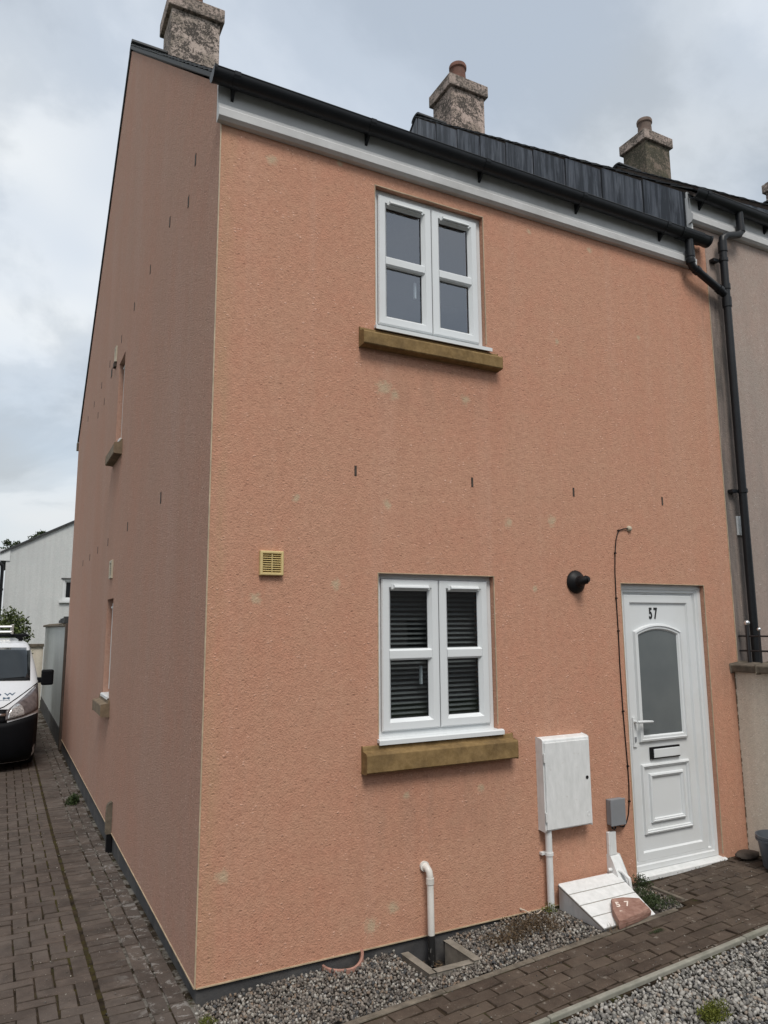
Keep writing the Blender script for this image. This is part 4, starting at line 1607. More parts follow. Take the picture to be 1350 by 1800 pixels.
m_.build('pipe_end', peel(), wp, smooth=True)
t = thing('drain_surround', 'low concrete kerb around the drain gully under the waste pipe', 'drain', (1.38, -.2, gz(1.38)))
MB().prism([(1.210, -.085), (1.226, -.385), (1.268, -.385), (1.252, -.085)], 'z', -.25, -.032).build('kerb_piece', M['concrete'], t, bevel=.005)
MB().prism([(1.510, -.085), (1.522, -.395), (1.566, -.395), (1.554, -.085)], 'z', -.25, -.018).build('kerb_piece', M['concrete'], t, bevel=.005)
MB().prism([(1.2695, -.388), (1.5205, -.388), (1.519, -.345), (1.2685, -.345)], 'z', -.25, -.032).build('kerb_piece', M['concrete'], t, bevel=.005)
MB().box(1.20, 1.54, -.34, .012, -.26, -.165).build('gully_floor', M['soil'], t)
lv = MB()
for k in range(90):
    x, y, z = random.uniform(1.25, 1.49), random.uniform(-.33, -.02), random.uniform(-.162, -.125)
    a = random.uniform(0, 6.28)
    s = random.uniform(.010, .022)
    d1, d2 = Vector((math.cos(a), math.sin(a), random.uniform(-.4, .6))) * s, Vector((-math.sin(a), math.cos(a), random.uniform(-.3, .5))) * s * .5
    p = Vector((x, y, z))
    lv.add([p - d1, p - d2, p + d1, p + d2], [(0, 1, 2, 3)])
lv.build('dead_leaves', M['leafdry'], t, kind='stuff')

m_ = MB()
n = 22
vs_, fs_ = [], []
for k in range(n + 1):
    th_ = math.pi + math.pi * k / n
    for r, z in ((.128, -.14), (.128, .0), (.122, .006), (.112, .0), (.110, -.14)):
        x = .865 + r * math.cos(th_)
        y = .012 + r * .95 * math.sin(th_)
        vs_.append((x, y, gz(.865) + .012 + z + .045 * max(0, math.cos(th_)) ** 2))
for k in range(n):
    for q in range(4):
        fs_.append((k * 5 + q, k * 5 + q + 1, k * 5 + 6 + q, k * 5 + 5 + q))
m_.add(vs_, fs_)
tag(m_.build('clay_ring', M['clay'], origin=(.865, -.05, gz(.865)), smooth=True), 'salmon half ring of clay pipe set in gravel against the plinth', 'clay ring')
g = MB()
g.lathe([(.0, 0), (.111, 0)], (.865, .012, gz(.865) - .025), (0, 0, 1), 24)
g.build('ring_soil', M['soil'], kind='structure')

m_ = MB()
m_.lathe([(.007, 0), (.007, .010), (.0, .012)], (2.16, -.0005, .028), (0, -1, 0), 10)
m_.tube([(2.16, -.006, .028), (2.18, -.02, .022), (2.22, -.04, -.002), (2.27, -.05, -.005), (2.31, -.045, .012), (2.36, -.03, .02)], .0035, 8)
tag(m_.build('loose_wire', M['wire'], origin=(2.16, 0, .03)), 'short beige wire poking out near the foot of the wall', 'wire')

# gas meter housing with boarded lid
t = thing('meter_housing', 'white wedge-shaped gas meter housing with boarded sloping lid on the gravel', 'meter housing', (2.7, -.25, 0))
A, B, C_, D = Vector((2.452, -.045, .150)), Vector((2.985, -.045, .150)), Vector((2.90, -.475, .018)), Vector((2.460, -.465, .006))
m_ = MB()
sd = [A + Vector((.03, .03, -.012)), B + Vector((-.03, .03, -.012)), C_ + Vector((-.04, .03, -.012)), D + Vector((.025, .03, -.012))]
m_.add([(p.x, p.y, p.z) for p in sd] + [(p.x, p.y, -.10) for p in sd], [(0, 1, 2, 3), (0, 4, 5, 1), (1, 5, 6, 2), (2, 6, 7, 3), (3, 7, 4, 0), (4, 7, 6, 5)])
m_.build('housing_body', M['wpaint'], t)
nrm = (B - A).cross(D - A).normalized()
if nrm.z < 0:
    nrm = -nrm
for k in range(4):
    s0, s1 = k / 4 + .008, (k + 1) / 4 - .008
    p = [A.lerp(D, s1), B.lerp(C_, s1), B.lerp(C_, s0), A.lerp(D, s0)]
    dv = nrm * .014
    m_ = MB()
    m_.add([q - dv for q in p] + [q for q in p], [(0, 3, 2, 1), (4, 5, 6, 7), (0, 1, 5, 4), (1, 2, 6, 5), (2, 3, 7, 6), (3, 0, 4, 7)])
    m_.build('lid_board', M['wpaint'], t, bevel=.003)
m_ = MB()
p = [A.lerp(D, .004), B.lerp(C_, .004), B.lerp(C_, .99), A.lerp(D, .99)]
m_.add([q - nrm * .016 for q in p] + [q - nrm * .006 for q in p], [(0, 3, 2, 1), (4, 5, 6, 7), (0, 1, 5, 4), (1, 2, 6, 5), (2, 3, 7, 6), (3, 0, 4, 7)])
m_.build('lid_backing', M['concrete'], t)
m_ = MB()
m_.tube([(2.93, -.03, .165), (2.965, -.05, .17), (2.99, -.10, .165), (3.0, -.155, .13), (3.0, -.17, .02)], .013, 10)
tag(m_.build('bent_pipe', M['wpaint'], origin=(2.96, -.05, .16), smooth=True), 'short bent white pipe between the gas meter lid and the trunking', 'pipe')

# pink stone with painted numbers leaning on the lid
st_top = [(2.668, -.315), (2.765, -.325), (2.878, -.362), (2.86, -.47), (2.72, -.500), (2.532, -.520), (2.598, -.398)]
lid = lambda x, y: A.z - nrm.x / nrm.z * (x - A.x) - nrm.y / nrm.z * (y - A.y)
m_ = MB()
n = len(st_top)
lo, mi, hi = [], [], []
for i, (x, y) in enumerate(st_top):
    z = max(lid(x, y), gz(x) + .0) + .003
    lo.append((x, y, z))
    mi.append((x + (2.70 - x) * -.02, y + j(.004), z + .022 + j(.005)))
    hi.append((x + (2.70 - x) * .04, y + (-.42 - y) * .05, z + .044))
cen = (2.71, -.42, lid(2.71, -.42) + .049)
m_.add(lo + mi + hi + [cen], [tuple(range(n - 1, -1, -1))] + [(i, (i + 1) % n, n + (i + 1) % n, n + i) for i in range(n)] + [(n + i, n + (i + 1) % n, 2 * n + (i + 1) % n, 2 * n + i) for i in range(n)] + [(2 * n + i, 2 * n + (i + 1) % n, 3 * n) for i in range(n)])
stn = m_.build('number_stone', M['pink'], origin=(2.71, -.42, .05))
tag(stn, 'pink slate slab with hand-painted 57 leaning on the white meter lid', 'stone')
for s, x, y, sz in (('5', 2.640, -.392, .062), ('7', 2.712, -.402, .062), ('R', 2.615, -.452, .045), ('.', 2.69, -.450, .045), (',', 2.735, -.440, .05)):
    vs_, fs_ = text_mesh(s, sz, 1.15, .0012 if sz > .06 else -.0005, .0008)
    m_ = MB()
    pts = []
    for p in vs_:
        xx, yy = x + p[0] * .975 + p[1] * .42, y - p[0] * .20 + p[1] * .90
        pts.append((xx, yy, max(lid(xx, yy), gz(xx)) + .0505 + p[2]))
    m_.add(pts, fs_)
    m_.build('painted_character', M['chalk'], stn)

# ------------------------------------------------------------------ fittings on the side wall
t = thing('wall_vent', 'cream vent plate with a dark block beneath, above the upper side window', 'vent', (0, 4.9, 5.2), 'cream vent plates on the gable wall')
MB(lambda x, y, z: (y, x, z)).sweep(rect(4.80, 4.93, 5.10, 5.30), [(0, -.0005), (0, -.014), (.005, -.018), (.025, -.018), (.03, -.010), (.03, -.004)]).build('vent_frame', M['creamside'], t)
MB().box(-.006, -.003, 4.82, 4.91, 5.12, 5.28).build('vent_backing', M['rock'], t)
MB().box(-.03, -.0005, 4.815, 4.915, 5.04, 5.0995).build('vent_dark_block', M['rock'], t)  # dark block set just below the vent plate
t = thing('wall_vent', 'flat cream vent plate above the lower side window', 'vent', (0, 4.28, 2.52), 'cream vent plates on the gable wall')
MB(lambda x, y, z: (y, x, z)).sweep(rect(4.18, 4.38, 2.43, 2.63), [(0, -.0005), (0, -.016), (.006, -.02), (.03, -.02), (.036, -.012), (.036, -.004)]).build('vent_frame', M['creamside'], t)
MB().box(-.006, -.003, 4.2, 4.36, 2.45, 2.61).build('vent_backing', M['rock'], t)
for k in range(5):
    MB().box(-.016, -.006, 4.215, 4.345, 2.475 + k * .024, 2.485 + k * .024).build('vent_slat', M['creamside'], t)
MB().box(-.004, .003, 5.22, 5.33, 5.05, 5.16).build('dark_hole_square', M['rock'], house)  # flat dark square, a hole's darkness put into the colour
t = thing('pipe_guard', 'upright brown pipe guard with black foot against the side plinth', 'pipe guard', (-.03, 3.38, -.18))
m_ = MB()
m_.prism([(-.0005, .0), (-.0005, .27), (-.02, .265), (-.036, .25), (-.046, .22), (-.046, .0)], 'y', 3.355, 3.415)
m_.build('guard_cover', M['coping'], t, bevel=.008)
MB().box(-.042, .011, 3.360, 3.410, -.19, -.0005).build('guard_foot', M['blackmatt'], t, bevel=.005)
MB().prism([(-.05, .01), (-.05, .22), (-.0465, .22), (-.0465, .01)], 'y', 3.378, 3.392).build('guard_rib', M['creamside'], t)

# white plate on the neighbour's wall
t = thing('wall_plate', 'white square cover plate on the wall behind the black downpipe', 'cover plate', (4.70, 0, 2.75))
MB().box(4.648, 4.752, -.018, -.0005, 2.665, 2.835).build('plate_body', M['upvc'], t, bevel=.004)
for z in (2.683, 2.752):
    MB().box(4.662, 4.738, -.023, -.0185, z, z + .062).build('plate_flap', M['upvc'], t, bevel=.002)

# ------------------------------------------------------------------ low wall with railing
LWX = 4.475
t = thing('garden_wall', 'low cream rendered wall with dark coping stones beside the front door', 'wall', (LWX, -.8, 0))
MB().box(LWX, LWX + .22, -2.6, -.0015, -.2, 1.498).build('wall_body', M['cream'], t)
y = -.0015
k = 0
while y > -2.55:
    L = .24 if k == 0 else random.uniform(.36, .5)
    ye = max(-2.64, y - L)
    m_ = MB()
    zt = 1.566 + j(.004)
    m_.prism([(LWX - .05 + j(.006), 1.4985), (LWX + .27, 1.4985), (LWX + .27, zt - .01), (LWX + .11, zt + .012), (LWX - .05 + j(.006), zt - .008)], 'y', ye + .003, y - .003)
    m_.build('coping_stone', M['coping'], t, bevel=.010)
    y = ye
    k += 1
MB().box(LWX + .2205, 12, -2.6, -.0015, -.2, .52).build('raised_garden', M['soil'], kind='structure')
m_ = MB()
for k in range(70):
    yy = -.0016 - random.uniform(0, .003)
    zz = random.uniform(.05, 1.48)
    m_.box(LWX - .005 + j(.003), LWX + .003, yy - random.uniform(.002, .006), yy, zz - random.uniform(.004, .02), zz + random.uniform(.004, .02))
m_.build('mortar_crumb', M['sillgrey'], t, kind='stuff')

rl = thing('railing', 'black iron railing with silver ball finials along the low wall', 'railing', (LWX + .1, -.8, 1.56))
RX = LWX + .09
for z in (1.672, 1.794):
    MB().tube([(RX, .0, z), (RX, -2.5, z)], .0075, 8).build('rail', M['iron'], rl)
yy = -.088
k = 0
while yy > -2.5:
    big = k % 12 == 0
    zt = 1.886 if big else 1.838
    rr = .016 if big else .0085
    p_ = MB().tube([(RX, yy, 1.55), (RX, yy, zt)], rr, 10).build('railing_post' if big else 'baluster', M['iron'], rl)
    b_ = MB()
    br = .024 if big else .016
    b_.lathe([(.0, -br)] + [(br * math.cos(a), br * math.sin(a)) for a in [-.9 + .2 * q for q in range(13)]] + [(.0, br)], (RX, yy, zt + br * .75), n=16)
    b_.build('ball_finial', M['steel'], p_, smooth=True)
    yy -= .108
    k += 1

# grey tub and dark rock by the low wall
t = thing('plastic_tub', 'dark grey plastic tub standing on the path by the low wall', 'tub', (4.29, -.41, gz(4.29)))
tz = gz(4.29) + .012
m_ = MB()
m_.lathe([(.0, .004), (.112, .004), (.118, .012), (.150, .215), (.158, .218), (.160, .240), (.150, .240), (.142, .21), (.110, .016), (.0, .014)], (4.29, -.41, tz), n=28)
m_.build('tub_body', M['greytub'], t, smooth=True)
m_ = MB()
m_.lathe([(.152, .196), (.160, .200), (.161, .212), (.153, .214)], (4.29, -.41, tz), n=28)
m_.build('tub_rim_band', M['greytub'], t, smooth=True)


def lump(name, c, r, mat, seed, label, cat):
    bm = bmesh.new()
    bmesh.ops.create_icosphere(bm, subdivisions=3, radius=1.0)
    r_ = random.Random(seed)
    ax = [Vector((r_.gauss(0, 1), r_.gauss(0, 1), r_.gauss(0, 1))).normalized() for _ in range(12)]
    for v_ in bm.verts:
        for a in ax:
            d_ = v_.co.dot(a)
            if d_ > .78:
                v_.co -= a * (d_ - .78) * .8
        v_.co *= 1 + r_.uniform(-.03, .03)
    m2 = MB()
    m2.add([(c[0] + v_.co.x * r[0], c[1] + v_.co.y * r[1], c[2] + v_.co.z * r[2]) for v_ in bm.verts], [tuple(v_.index for v_ in f.verts) for f in bm.faces])
    bm.free()
    return tag(m2.build(name, mat, origin=c, smooth=True), label, cat)


lump('dark_rock', (4.33, -.10, gz(4.3) + .028), (.125, .075, .036), M['rock'], 5, 'flat dark brown rock on the path between door and low wall', 'rock')
lump('dark_rock', (2.04, -1.60, gz(2.0) + .004), (.10, .05, .02), M['rock'], 9, 'flat dark slab half sunk in the grey gravel by the moss', 'rock')


# ------------------------------------------------------------------ plants
def leaf_mass(mb, c, r, n, size, seed, up_=0.0, narrow=0.5, base=False):
    r_ = random.Random(seed)
    for _ in range(n):
        while True:
            d = Vector((r_.uniform(-1, 1), r_.uniform(-1, 1), r_.uniform(0 if base else -1, 1)))
            if d.length < 1:
                break
        p = Vector((c[0] + d.x * r[0], c[1] + d.y * r[1], c[2] + d.z * r[2]))
        a = Vector((r_.gauss(0, 1), r_.gauss(0, 1), r_.gauss(0, 1) + up_)).normalized()
        b = a.orthogonal().normalized()
        b = (Matrix.Rotation(r_.uniform(0, 6.28), 3, a) @ b)
        s = size * r_.uniform(.6, 1.35)
        fold = a.cross(b) * s * .15
        mb.add([p, p + a * s * .5 + b * s * narrow * .5 + fold, p + a * s, p + a * s * .5 - b * s * narrow * .5 + fold], [(0, 1, 2, 3)])


def weed(name, c, r, n, size, mat, seed, label, cat='plant', up_=.6, narrow=.4, blobs=5):
    m2 = MB()
    r_ = random.Random(seed)
    for k in range(blobs):
        cc = (c[0] + r_.uniform(-.6, .6) * r[0], c[1] + r_.uniform(-.6, .6) * r[1], c[2])
        leaf_mass(m2, cc, (r[0] * .55, r[1] * .55, r[2] * r_.uniform(.5, 1)), n // blobs, size, seed * 10 + k, up_, narrow, True)
    for k in range(6):
        p = (c[0] + r_.uniform(-.4, .4) * r[0], c[1] + r_.uniform(-.4, .4) * r[1], c[2] - .01)
        m2.tube([p, (p[0] + r_.uniform(-.3, .3) * r[0], p[1] + r_.uniform(-.3, .3) * r[1], c[2] + r[2] * r_.uniform(.6, 1.0))], .0012, 4)
    return tag(m2.build(name, mat, origin=c), label, cat)


weed('weed_clump', (3.20, -.08, gz(3.2)), (.07, .06, .10), 420, .016, M['leafweed'], 11, 'small green weed clump at the left foot of the door')
weed('creeping_weed', (3.06, -.33, gz(3.05) - .005), (.13, .12, .05), 1300, .016, M['leafweed'], 12, 'low creeping green weeds in the gravel right of the gas meter housing', blobs=9)
weed('creeping_weed', (3.11, -.18, gz(3.1) - .005), (.08, .09, .05), 300, .014, M['leafweed'], 17, 'sparse weeds in the gravel between trunking and edging piece', blobs=5)
weed('dry_weed', (2.12, -.19, gz(2.1) - .005), (.22, .17, .055), 1300, .018, M['leafdry'], 13, 'dried reddish-brown weeds in the gravel near the meter pipe', blobs=11)
weed('dry_weed', (1.88, -.22, gz(1.9) - .008), (.18, .13, .035), 650, .016, M['leafdry'], 14, 'thin brown weeds in the gravel right of the drain surround', blobs=9)
weed('weed_sprig', (2.34, -.07, gz(2.3)), (.05, .04, .07), 130, .014, M['leafmoss'], 15, 'yellowish sprig growing at the foot of the white meter pipe')
weed('moss_clump', (2.19, -1.47, gz(2.2) - .01), (.09, .08, .10), 1700, .016, M['leafmoss'], 16, 'bright yellow-green moss clump in the grey gravel', up_=1.2, narrow=.25, blobs=9)
weed('moss_clump', (.02, -.20, -.085), (.05, .06, .03), 500, .008, M['leafmoss'], 18, 'small moss patch at the corner of house and gravel', blobs=6)
weed('plinth_weed', (-.13, 5.75, -.21), (.10, .15, .13), 600, .034, M['leafdark'], 19, 'straggly weeds growing along the side plinth', blobs=4)
weed('moss_clump', (2.70, -.66, gz(2.7)), (.07, .02, .012), 300, .007, M['leafweed'], 20, 'thin dark moss in the path joints below the pink stone', blobs=6)
m_ = MB()
for k in range(26):
    x, y = random.uniform(2.45, 2.60), random.uniform(-.52, -.485)
    hgt = random.uniform(.03, .075)
    dx, dy = j(.03), j(.02)
    m_.add([(x - .0012, y, gz(x) - .01), (x + .0012, y, gz(x) - .01), (x + dx * .5 + .001, y + dy * .5, gz(x) + hgt * .6), (x + dx, y + dy, gz(x) + hgt), (x + dx * .5 - .001, y + dy * .5, gz(x) + hgt * .6)], [(0, 1, 2, 3, 4)])
tag(m_.build('straw_tuft', M['leafstraw'], origin=(2.52, -.5, gz(2.5))), 'wispy straw-coloured grass in front of the white meter lid', 'grass tuft')

# ------------------------------------------------------------------ behind: yard wall, far wall, house, trees
t = thing('yard_wall', 'pale rendered yard wall with dark coping behind the house', 'wall', (0, 13.5, -.08))
MB().box(0.002, .2, 10.15, 17.4, .12, 1.92).build('wall_body', M['yard'], t)
MB().box(-.006, .21, 10.15, 17.4, -.3, .1195).build('wall_plinth', M['plinth'], t)
y = 10.15
k = 0
while y < 17.35:
    ye = min(17.45, y + .6)
    MB().prism([(-.05, 1.9205), (.25, 1.9205), (.25, 1.95), (.1, 1.985), (-.05, 1.955)], 'y', y + .004, ye - .004).build('coping_stone', M['coping'], t, bevel=.008)
    y = ye
for k in range(7):
    lx = 10.2 + k * .22
    MB().box(-.03 + j(.03), .22, lx, lx + .2, 1.985 + j(.01), 2.03 + .06 * (1 - k / 7) + j(.01)).build('loose_slate', M['slate'], t)
tag(MB().box(-.03, .10, 9.95, 10.13, -.2, 1.97).build('gate_post', M['timber'], origin=(0, 10, -.08), bevel=.008), 'dark brown timber post between the house corner and pale wall', 'post')
t = thing('back_wall', 'low cream wall with dark coping glimpsed beside the van', 'wall', (-2, 17.6, -.08))
MB().box(-6, -.01, 17.55, 17.75, -.2, 1.40).build('wall_body', M['cream'], t)
MB().box(-6.05, -.0, 17.5, 17.8, 1.4005, 1.47).build('wall_coping', M['coping'], t)

bh = thing('rendered_house', 'white rendered house gable with dark verge behind the parked van', 'house', (2, 21, 0))
bw = (.53, 1.45, 2.70, 3.36)
mb = wall_grid(MB(), [-1.05, 6.5], [-.2, 3.98], [bw], 20.0, 20.25)
sl = (5.165 - 4.12) / (.735 + 1.22)
rz = lambda x: 4.12 + sl * (x + 1.22)
mb.prism([(-1.05, 3.9805), (6.5, 3.9805), (6.5, rz(-1.05) - .03), (2.72, rz(2.72) - .03), (-1.05, rz(-1.05) - .03)], 'y', 20.0, 20.25)
mb.build('gable_wall', M['bgwhite'], bh)
MB().box(-1.05, -.8, 20.2505, 28, -.2, 4.1).build('side_wall', M['bgwhite'], bh)
MB().prism([(-1.22, rz(-1.22) - .06), (2.72, rz(2.72) - .06), (6.7, rz(-1.22) - .06), (6.7, rz(-1.22) - .0), (2.72, rz(2.72)), (-1.22, rz(-1.22))], 'y', 19.93, 28.2).build('roof', M['slate'], bh)
MB().box(-1.32, -.95, 19.97, 19.999, 3.86, rz(-.95) - .065).build('eaves_box', M['upvc'], bh)
bwn = MB().sweep(rect(bw[0], bw[1], bw[2], bw[3]), [(0, 20.1), (0, 20.02), (.055, 20.02), (.06, 20.05), (.09, 20.05), (.10, 20.07)]).build('window', M['upvc'], bh)
MB().box(bw[0] + .09, bw[1] - .09, 20.07, 20.08, bw[2] + .09, bw[3] - .09).build('pane', M['vanglass'], bwn)
MB().box(bw[0] - .08, bw[1] + .08, 19.93, 20.02, bw[2] - .06, bw[2]).build('window_sill', M['upvc'], bwn)
MB().box(bw[0] - .05, bw[1] + .05, 19.975, 19.999, bw[3], bw[3] + .03).build('window_head', M['plinth'], bwn)
m_ = MB()
m_.tube([(-1.4, 19.9, 3.78), (-1.2, 19.9, 3.77), (-1.13, 19.93, 3.70), (-1.13, 19.93, .0)], .05, 10)
dp_ = m_.build('downpipe', M['black'], bh, smooth=True)
MB().tube([(-1.13, 19.93, 2.98), (-1.13, 19.93, 3.04)], .065, 10).build('pipe_clip', M['black'], dp_)


op = thing('opposite_terrace', 'plain terrace across the road seen only as a dim reflection in the lower window', 'house', (2, -15, -.1))
mb = wall_grid(MB(lambda x, y, z: (x, -14.0 - y, z)), [-14.0, 16.0], [-.2, 4.9], [(-10 + 3.2 * q, -8.9 + 3.2 * q, z, z + 1.1) for q in range(8) for z in (.9, 3.3)], 0.0, .25)
mb.build('front_wall', M['oppo'], op)
for q in range(8):
    for z in (.9, 3.3):
        MB().box(-10 + 3.2 * q, -8.9 + 3.2 * q, -14.15, -14.1, z, z + 1.1).build('window', M['vanglass'], op)
MB().prism([(-13.85, 4.85), (-17.5, 7.6), (-21.2, 4.85)], 'x', -14.1, 16.1).build('roof', M['slate'], op)


def tree(name, label, cat, c, crown_r, n, size, trunk_h, seed, mat, clumps, group=None):
    t_ = thing(name, label, cat, c, group)
    r_ = random.Random(seed)
    tk = MB()
    tk.tube([c, (c[0] + .05, c[1], c[2] + trunk_h * .5), (c[0] + .1, c[1] + .05, c[2] + trunk_h)], [.03 * crown_r[0] + .03, .025 * crown_r[0] + .02, .015 * crown_r[0] + .01], 8)
    cr = MB()
    cc = Vector((c[0], c[1], c[2] + trunk_h + crown_r[2] * .2))
    for k in range(clumps):
        d = Vector((r_.gauss(0, 1), r_.gauss(0, 1), r_.gauss(0, .8))).normalized() * r_.uniform(.35, 1.0)
        p = Vector((cc.x + d.x * crown_r[0], cc.y + d.y * crown_r[1], cc.z + d.z * crown_r[2]))
        q = r_.uniform(.16, .34)
        leaf_mass(cr, p, (crown_r[0] * q, crown_r[1] * q, crown_r[2] * q), n // clumps, size, seed * 100 + k, .1, .55)
        tk.tube([(c[0] + .1, c[1] + .05, c[2] + trunk_h * r_.uniform(.6, 1)), tuple(p)], [.01 * crown_r[0] + .006, .004], 5)
    tk.build('trunk', M['bark'], t_)
    cr.build('crown', mat, t_)
    return t_


tree('garden_bush', 'yellowish green leafy bush growing behind the van beside the white house', 'bush', (-1.30, 16.2, -.2), (.95, .8, 1.05), 9000, .075, 1.62, 31, M['leafbush'], 60)
tree('distant_tree', 'dark treetop peeping above the white house roof, nearer its eave', 'tree', (-.75, 31, -.2), (.5, .6, .5), 1500, .10, 5.25, 32, M['leafdark'], 20, 'treetops above the far roof')
tree('distant_tree', 'dark treetop peeping above the white house roof, nearer the salmon wall', 'tree', (.45, 31, -.2), (.75, .6, .50), 1800, .10, 5.75, 33, M['leafdark'], 22, 'treetops above the far roof')

# ------------------------------------------------------------------ van
van = thing('parked_van', 'white van with black bumper and roof ladders parked beside the house', 'van', (-1.44, 8.15, -.2))
van.scale = (1.08, 1.08, 1.08)
VX, VY, VZ = -1.44, 8.15, -.2
Zk = [.12, .20, .35, .5, .66, .78, .86, .93, 1.0, 1.07, 1.14, 1.165, 1.26, 1.4, 1.54, 1.66, 1.70, 1.73, 1.752]
Fk = [.10, .05, .01, 0, .01, .035, .075, .17, .32, .50, .70, .76, .90, 1.11, 1.31, 1.50, 1.60, 1.80, 2.10]
Wk = [.86, .90, .915, .92, .925, .925, .925, .925, .925, .922, .92, .918, .90, .868, .83, .79, .765, .72, .62]
fz = lambda z: float(np.interp(z, Zk, Fk))
wz = lambda z: float(np.interp(z, Zk, Wk))
LEN = 4.75


def front_s(x, z, n_=3.4, a=.52):
    w_ = wz(z)
    q = min(1.0, abs(x) / w_)
    a = a if z < 1.1 else a * .75
    return fz(z) + a * (1 - max(0.0, 1 - q ** n_) ** (1 / n_))


def vp(x, z, off=0.0):
    return (VX + x, VY + front_s(x, z) - off, VZ + z)


m_ = MB()
NX = 28
rows = []
for z in Zk:
    w_ = wz(z)
    ring = []
    for k in range(NX + 1):
        x = -w_ * math.cos(math.pi * k / NX)
        ring.append(vp(x, z))
    back = LEN - (.0 if z < 1.6 else (z - 1.6) * .8)
    ring += [(VX + w_ * .985, VY + back - .08, VZ + z), (VX + w_ * .93, VY + back, VZ + z), (VX - w_ * .93, VY + back, VZ + z), (VX - w_ * .985, VY + back - .08, VZ + z)]
    rows.append(ring)
nr = len(rows[0])
m_.add([p for r_ in rows for p in r_], [(i * nr + k, i * nr + (k + 1) % nr, (i + 1) * nr + (k + 1) % nr, (i + 1) * nr + k) for i in range(len(rows) - 1) for k in range(nr)] + [tuple(range(nr - 1, -1, -1)), tuple((len(rows) - 1) * nr + k for k in range(nr))])
vbody = m_.build('van_body', M['vanwhite'], van, smooth=True)


def patch(name, x0, x1, zlo, zhi, off, mat, parent, nx=20, nz=8, thick=True):
    m2 = MB()
    vs2, fs2 = [], []
    for i in range(nx + 1):
        x = x0 + (x1 - x0) * i / nx
        a_, b_ = zlo(x), zhi(x)
        for q in range(nz + 1):
            z = a_ + (b_ - a_) * q / nz
            xx = max(-wz(z) * .9995, min(wz(z) * .9995, x))
            vs2.append(vp(xx, z, off))
    for i in range(nx):
        for q in range(nz):
            k0 = i * (nz + 1) + q
            fs2.append((k0, k0 + nz + 1, k0 + nz + 2, k0 + 1))
    m2.add(vs2, fs2)
    o = m2.build(name, mat, parent, smooth=True)
    sm = o.modifiers.new('solid', 'SOLIDIFY')
    sm.thickness = .012
    sm.offset = 0
    return o


patch('windscreen', -.80, .80, lambda x: 1.168 + .018 * (1 - (x / .8) ** 2), lambda x: 1.645 - .015 * (x / .8) ** 2, .004, M['vanglass'], van, 24, 10)
patch('bumper', -.905, .905, lambda x: .13, lambda x: .665 + max(0, (abs(x) - .5)) * .22, .008, M['vanblack'], van, 30, 8)
patch('grille', -.52, .52, lambda x: .66, lambda x: .865 - .05 * abs(x), .007, M['vanblack'], van, 16, 4)
gr_ = patch('grille_bar', -.50, .50, lambda x: .755, lambda x: .790, .018, M['chrome'], van, 16, 1)
for s in (-1, 1):
    def zl(x, s=s):
        q = (abs(x) - .50) / .405
        return .700 + .10 * q ** 1.6

    def zh(x, s=s):
        q = (abs(x) - .50) / .405
        return .82 + .30 * q
    lo_, hi_ = (.50, .905) if s > 0 else (-.905, -.50)
    hl = patch('headlight', lo_, hi_, zl, zh, .008, M['lampdark'], van, 14, 6)
    lo2, hi2 = (.53, .73) if s > 0 else (-.73, -.53)
    patch('lamp_lens', lo2, hi2, lambda x: zl(x) + .012, lambda x: zl(x) + .012 + .17 * max(0.05, math.sqrt(max(0, 1 - ((abs(x) - .63) / .102) ** 2))), .02, M['lampglass'], hl, 12, 4)
    patch('bonnet_gap', (.3 if s > 0 else -.9), (.9 if s > 0 else -.3), lambda x: .855 + .27 * max(0, (abs(x) - .45)) / .45, lambda x: .864 + .27 * max(0, (abs(x) - .45)) / .45, .004, M['vanblack'], van, 14, 1)
    mr = MB()
    mr.box(VX + s * .90 if s > 0 else VX - 1.0, VX + 1.0 if s > 0 else VX - .90, VY + 1.0, VY + 1.08, VZ + 1.12, VZ + 1.20)
    arm = mr.build('mirror', M['vanblack'], van, bevel=.01)
    mr = MB()
    mr.box(VX + s * .955 if s > 0 else VX - 1.125, VX + 1.125 if s > 0 else VX - .955, VY + .93, VY + 1.05, VZ + 1.085, VZ + 1.315)
    mr.build('mirror_housing', M['vanblack'], arm, bevel=.025)
    for yw in (.88, 3.85):
        x_ = VX + s * .80
        wmb = MB().lathe([(.20, -.1), (.30, -.105), (.325, -.08), (.325, .08), (.30, .105), (.20, .1)], (x_, VY + yw, VZ + .325), (1, 0, 0), 28).build('wheel', M['tyre'], van, smooth=True)
        MB().lathe([(.0, .06), (.08, .07), (.17, .04), (.205, .09), (.205, -.09), (.0, -.06)], (x_, VY + yw, VZ + .325), (s, 0, 0), 24).build('rim', M['alu'], wmb, smooth=True)
    sw = MB()
    qd = [(1.62, 1.19), (2.35, 1.19), (2.35, 1.56), (1.86, 1.56)]
    sw.add([(VX + s * (wz(z_) * .985 + .012), VY + y_, VZ + z_) for y_, z_ in qd] + [(VX + s * (wz(z_) * .985 - .02), VY + y_, VZ + z_) for y_, z_ in qd], [(0, 1, 2, 3), (7, 6, 5, 4), (0, 4, 5, 1), (1, 5, 6, 2), (2, 6, 7, 3), (3, 7, 4, 0)])
    sw.build('side_window', M['vanglass'], van)
wp_ = MB()
wp_.tube([vp(.05, 1.16, .03), vp(.35, 1.20, .02), vp(.72, 1.22, .02)], .009, 6)
wp_.build('wiper', M['vanblack'], van)


def van_text(s, x, z, size, sx, bold):
    vs2, fs2 = text_mesh(s, size, sx, bold, 0.0)
    m2 = MB()
    m2.add([vp(x + p[0], z + p[1] * .40, .007) for p in vs2], fs2)
    return m2.build('bonnet_lettering', M['lettering'], van)


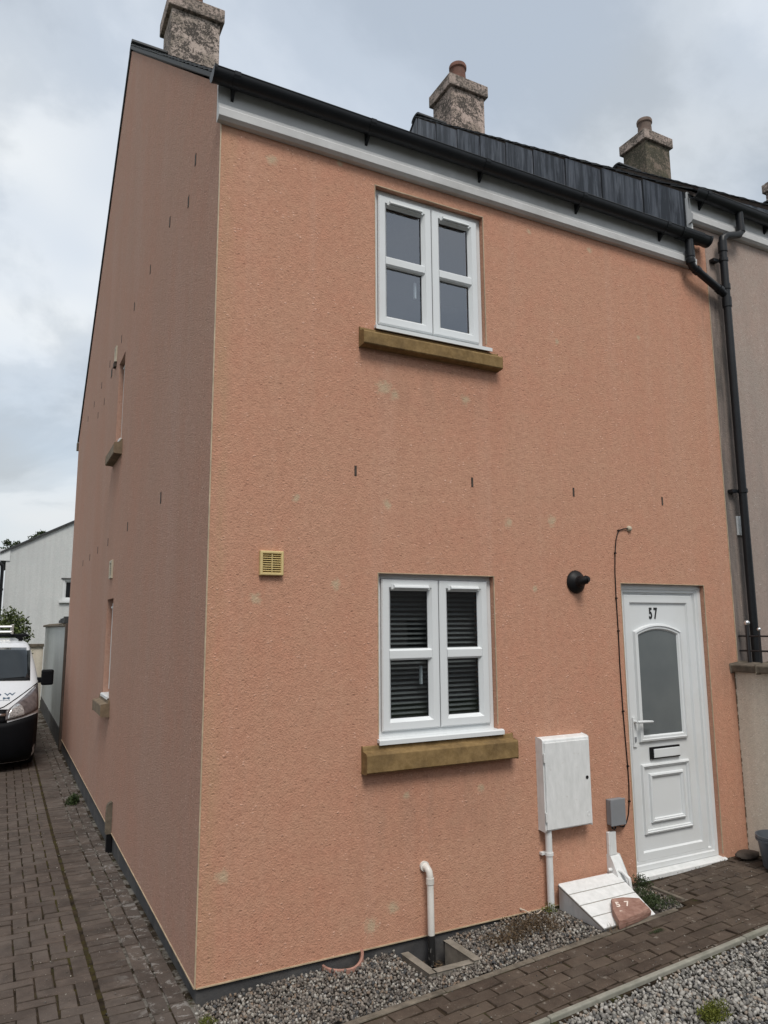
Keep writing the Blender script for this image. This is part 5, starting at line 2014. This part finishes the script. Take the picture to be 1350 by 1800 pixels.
van_text('O W', .325, 1.005, .105, 1.25, .0025)
van_text('A M', .325, .963, .085, 1.5, .0012)
for x, w_ in ((.38, .10),):
    m2 = MB()
    for k in range(9):
        xa = x + k * .019
        q = [(xa, .948), (xa + .011, .948), (xa + .011, .954), (xa, .954)]
        m2.add([vp(a_, b_, .007) for a_, b_ in q], [(0, 1, 2, 3)])
    m2.build('bonnet_small_print', M['lettering'], van)

rk = MB()
for yy in (VY + 2.0, VY + 2.9, VY + 3.9):
    rk.box(VX - .78, VX + .78, yy, yy + .05, VZ + 1.80, VZ + 1.84)
    for s in (-1, 1):
        rk.box(VX + s * .66 - .03, VX + s * .66 + .03, yy, yy + .05, VZ + 1.70, VZ + 1.80)
rk.build('roof_rack', M['vanblack'], van, bevel=.006)
for k in range(2):
    z0 = VZ + 1.845 + k * .085
    ld = thing('ladder', ('lower' if k == 0 else 'upper') + ' silver aluminium ladder lying on the van roof rack', 'ladder', (VX + .3, VY + 3.0, z0), 'ladders on the van')
    ld.rotation_euler = (0, 0, 0)
    for x in (.10, .52):
        MB().box(VX + x, VX + x + .03, VY + 1.95, VY + 4.6, z0, z0 + .07).build('ladder_rail', M['alu'], ld, bevel=.004)
    for q in range(10):
        MB().tube([(VX + .13, VY + 2.0 + q * .27, z0 + .035), (VX + .52, VY + 2.0 + q * .27, z0 + .035)], .018, 8).build('rung', M['alu'], ld)

for o_ in list(bpy.data.objects):
    if o_.get('category') == 'ladder':
        o_.location = Vector((VX, VY, VZ)) + (o_.location - Vector((VX, VY, VZ))) * 1.08
        o_.scale = (1.08, 1.08, 1.08)

# venetian blind behind the lower front window
t = thing('venetian_blind', 'grey venetian blind hanging behind the lower front window', 'blind', (1.56, .16, 2.2))
me = None
for k in range(31):
    z = 1.20 + k * .0325
    if me is None:
        b_ = MB().prism([(-.013, -.0085), (0, .0015), (.011, .0075), (.011, .0085), (0, .0025), (-.013, -.0075)], 'x', -.42, .42).build('blind_slat', M['blind'], None)
        b_.parent = t
        me = b_.data
    else:
        b_ = bpy.data.objects.new('blind_slat', me)
        b_.parent = t
        COL.objects.link(b_)
    b_.location = (0.0, 0.0, z - 2.2)
MB().box(1.14, 1.98, .14, .18, 2.205, 2.235).build('head_rail', M['blind'], t)
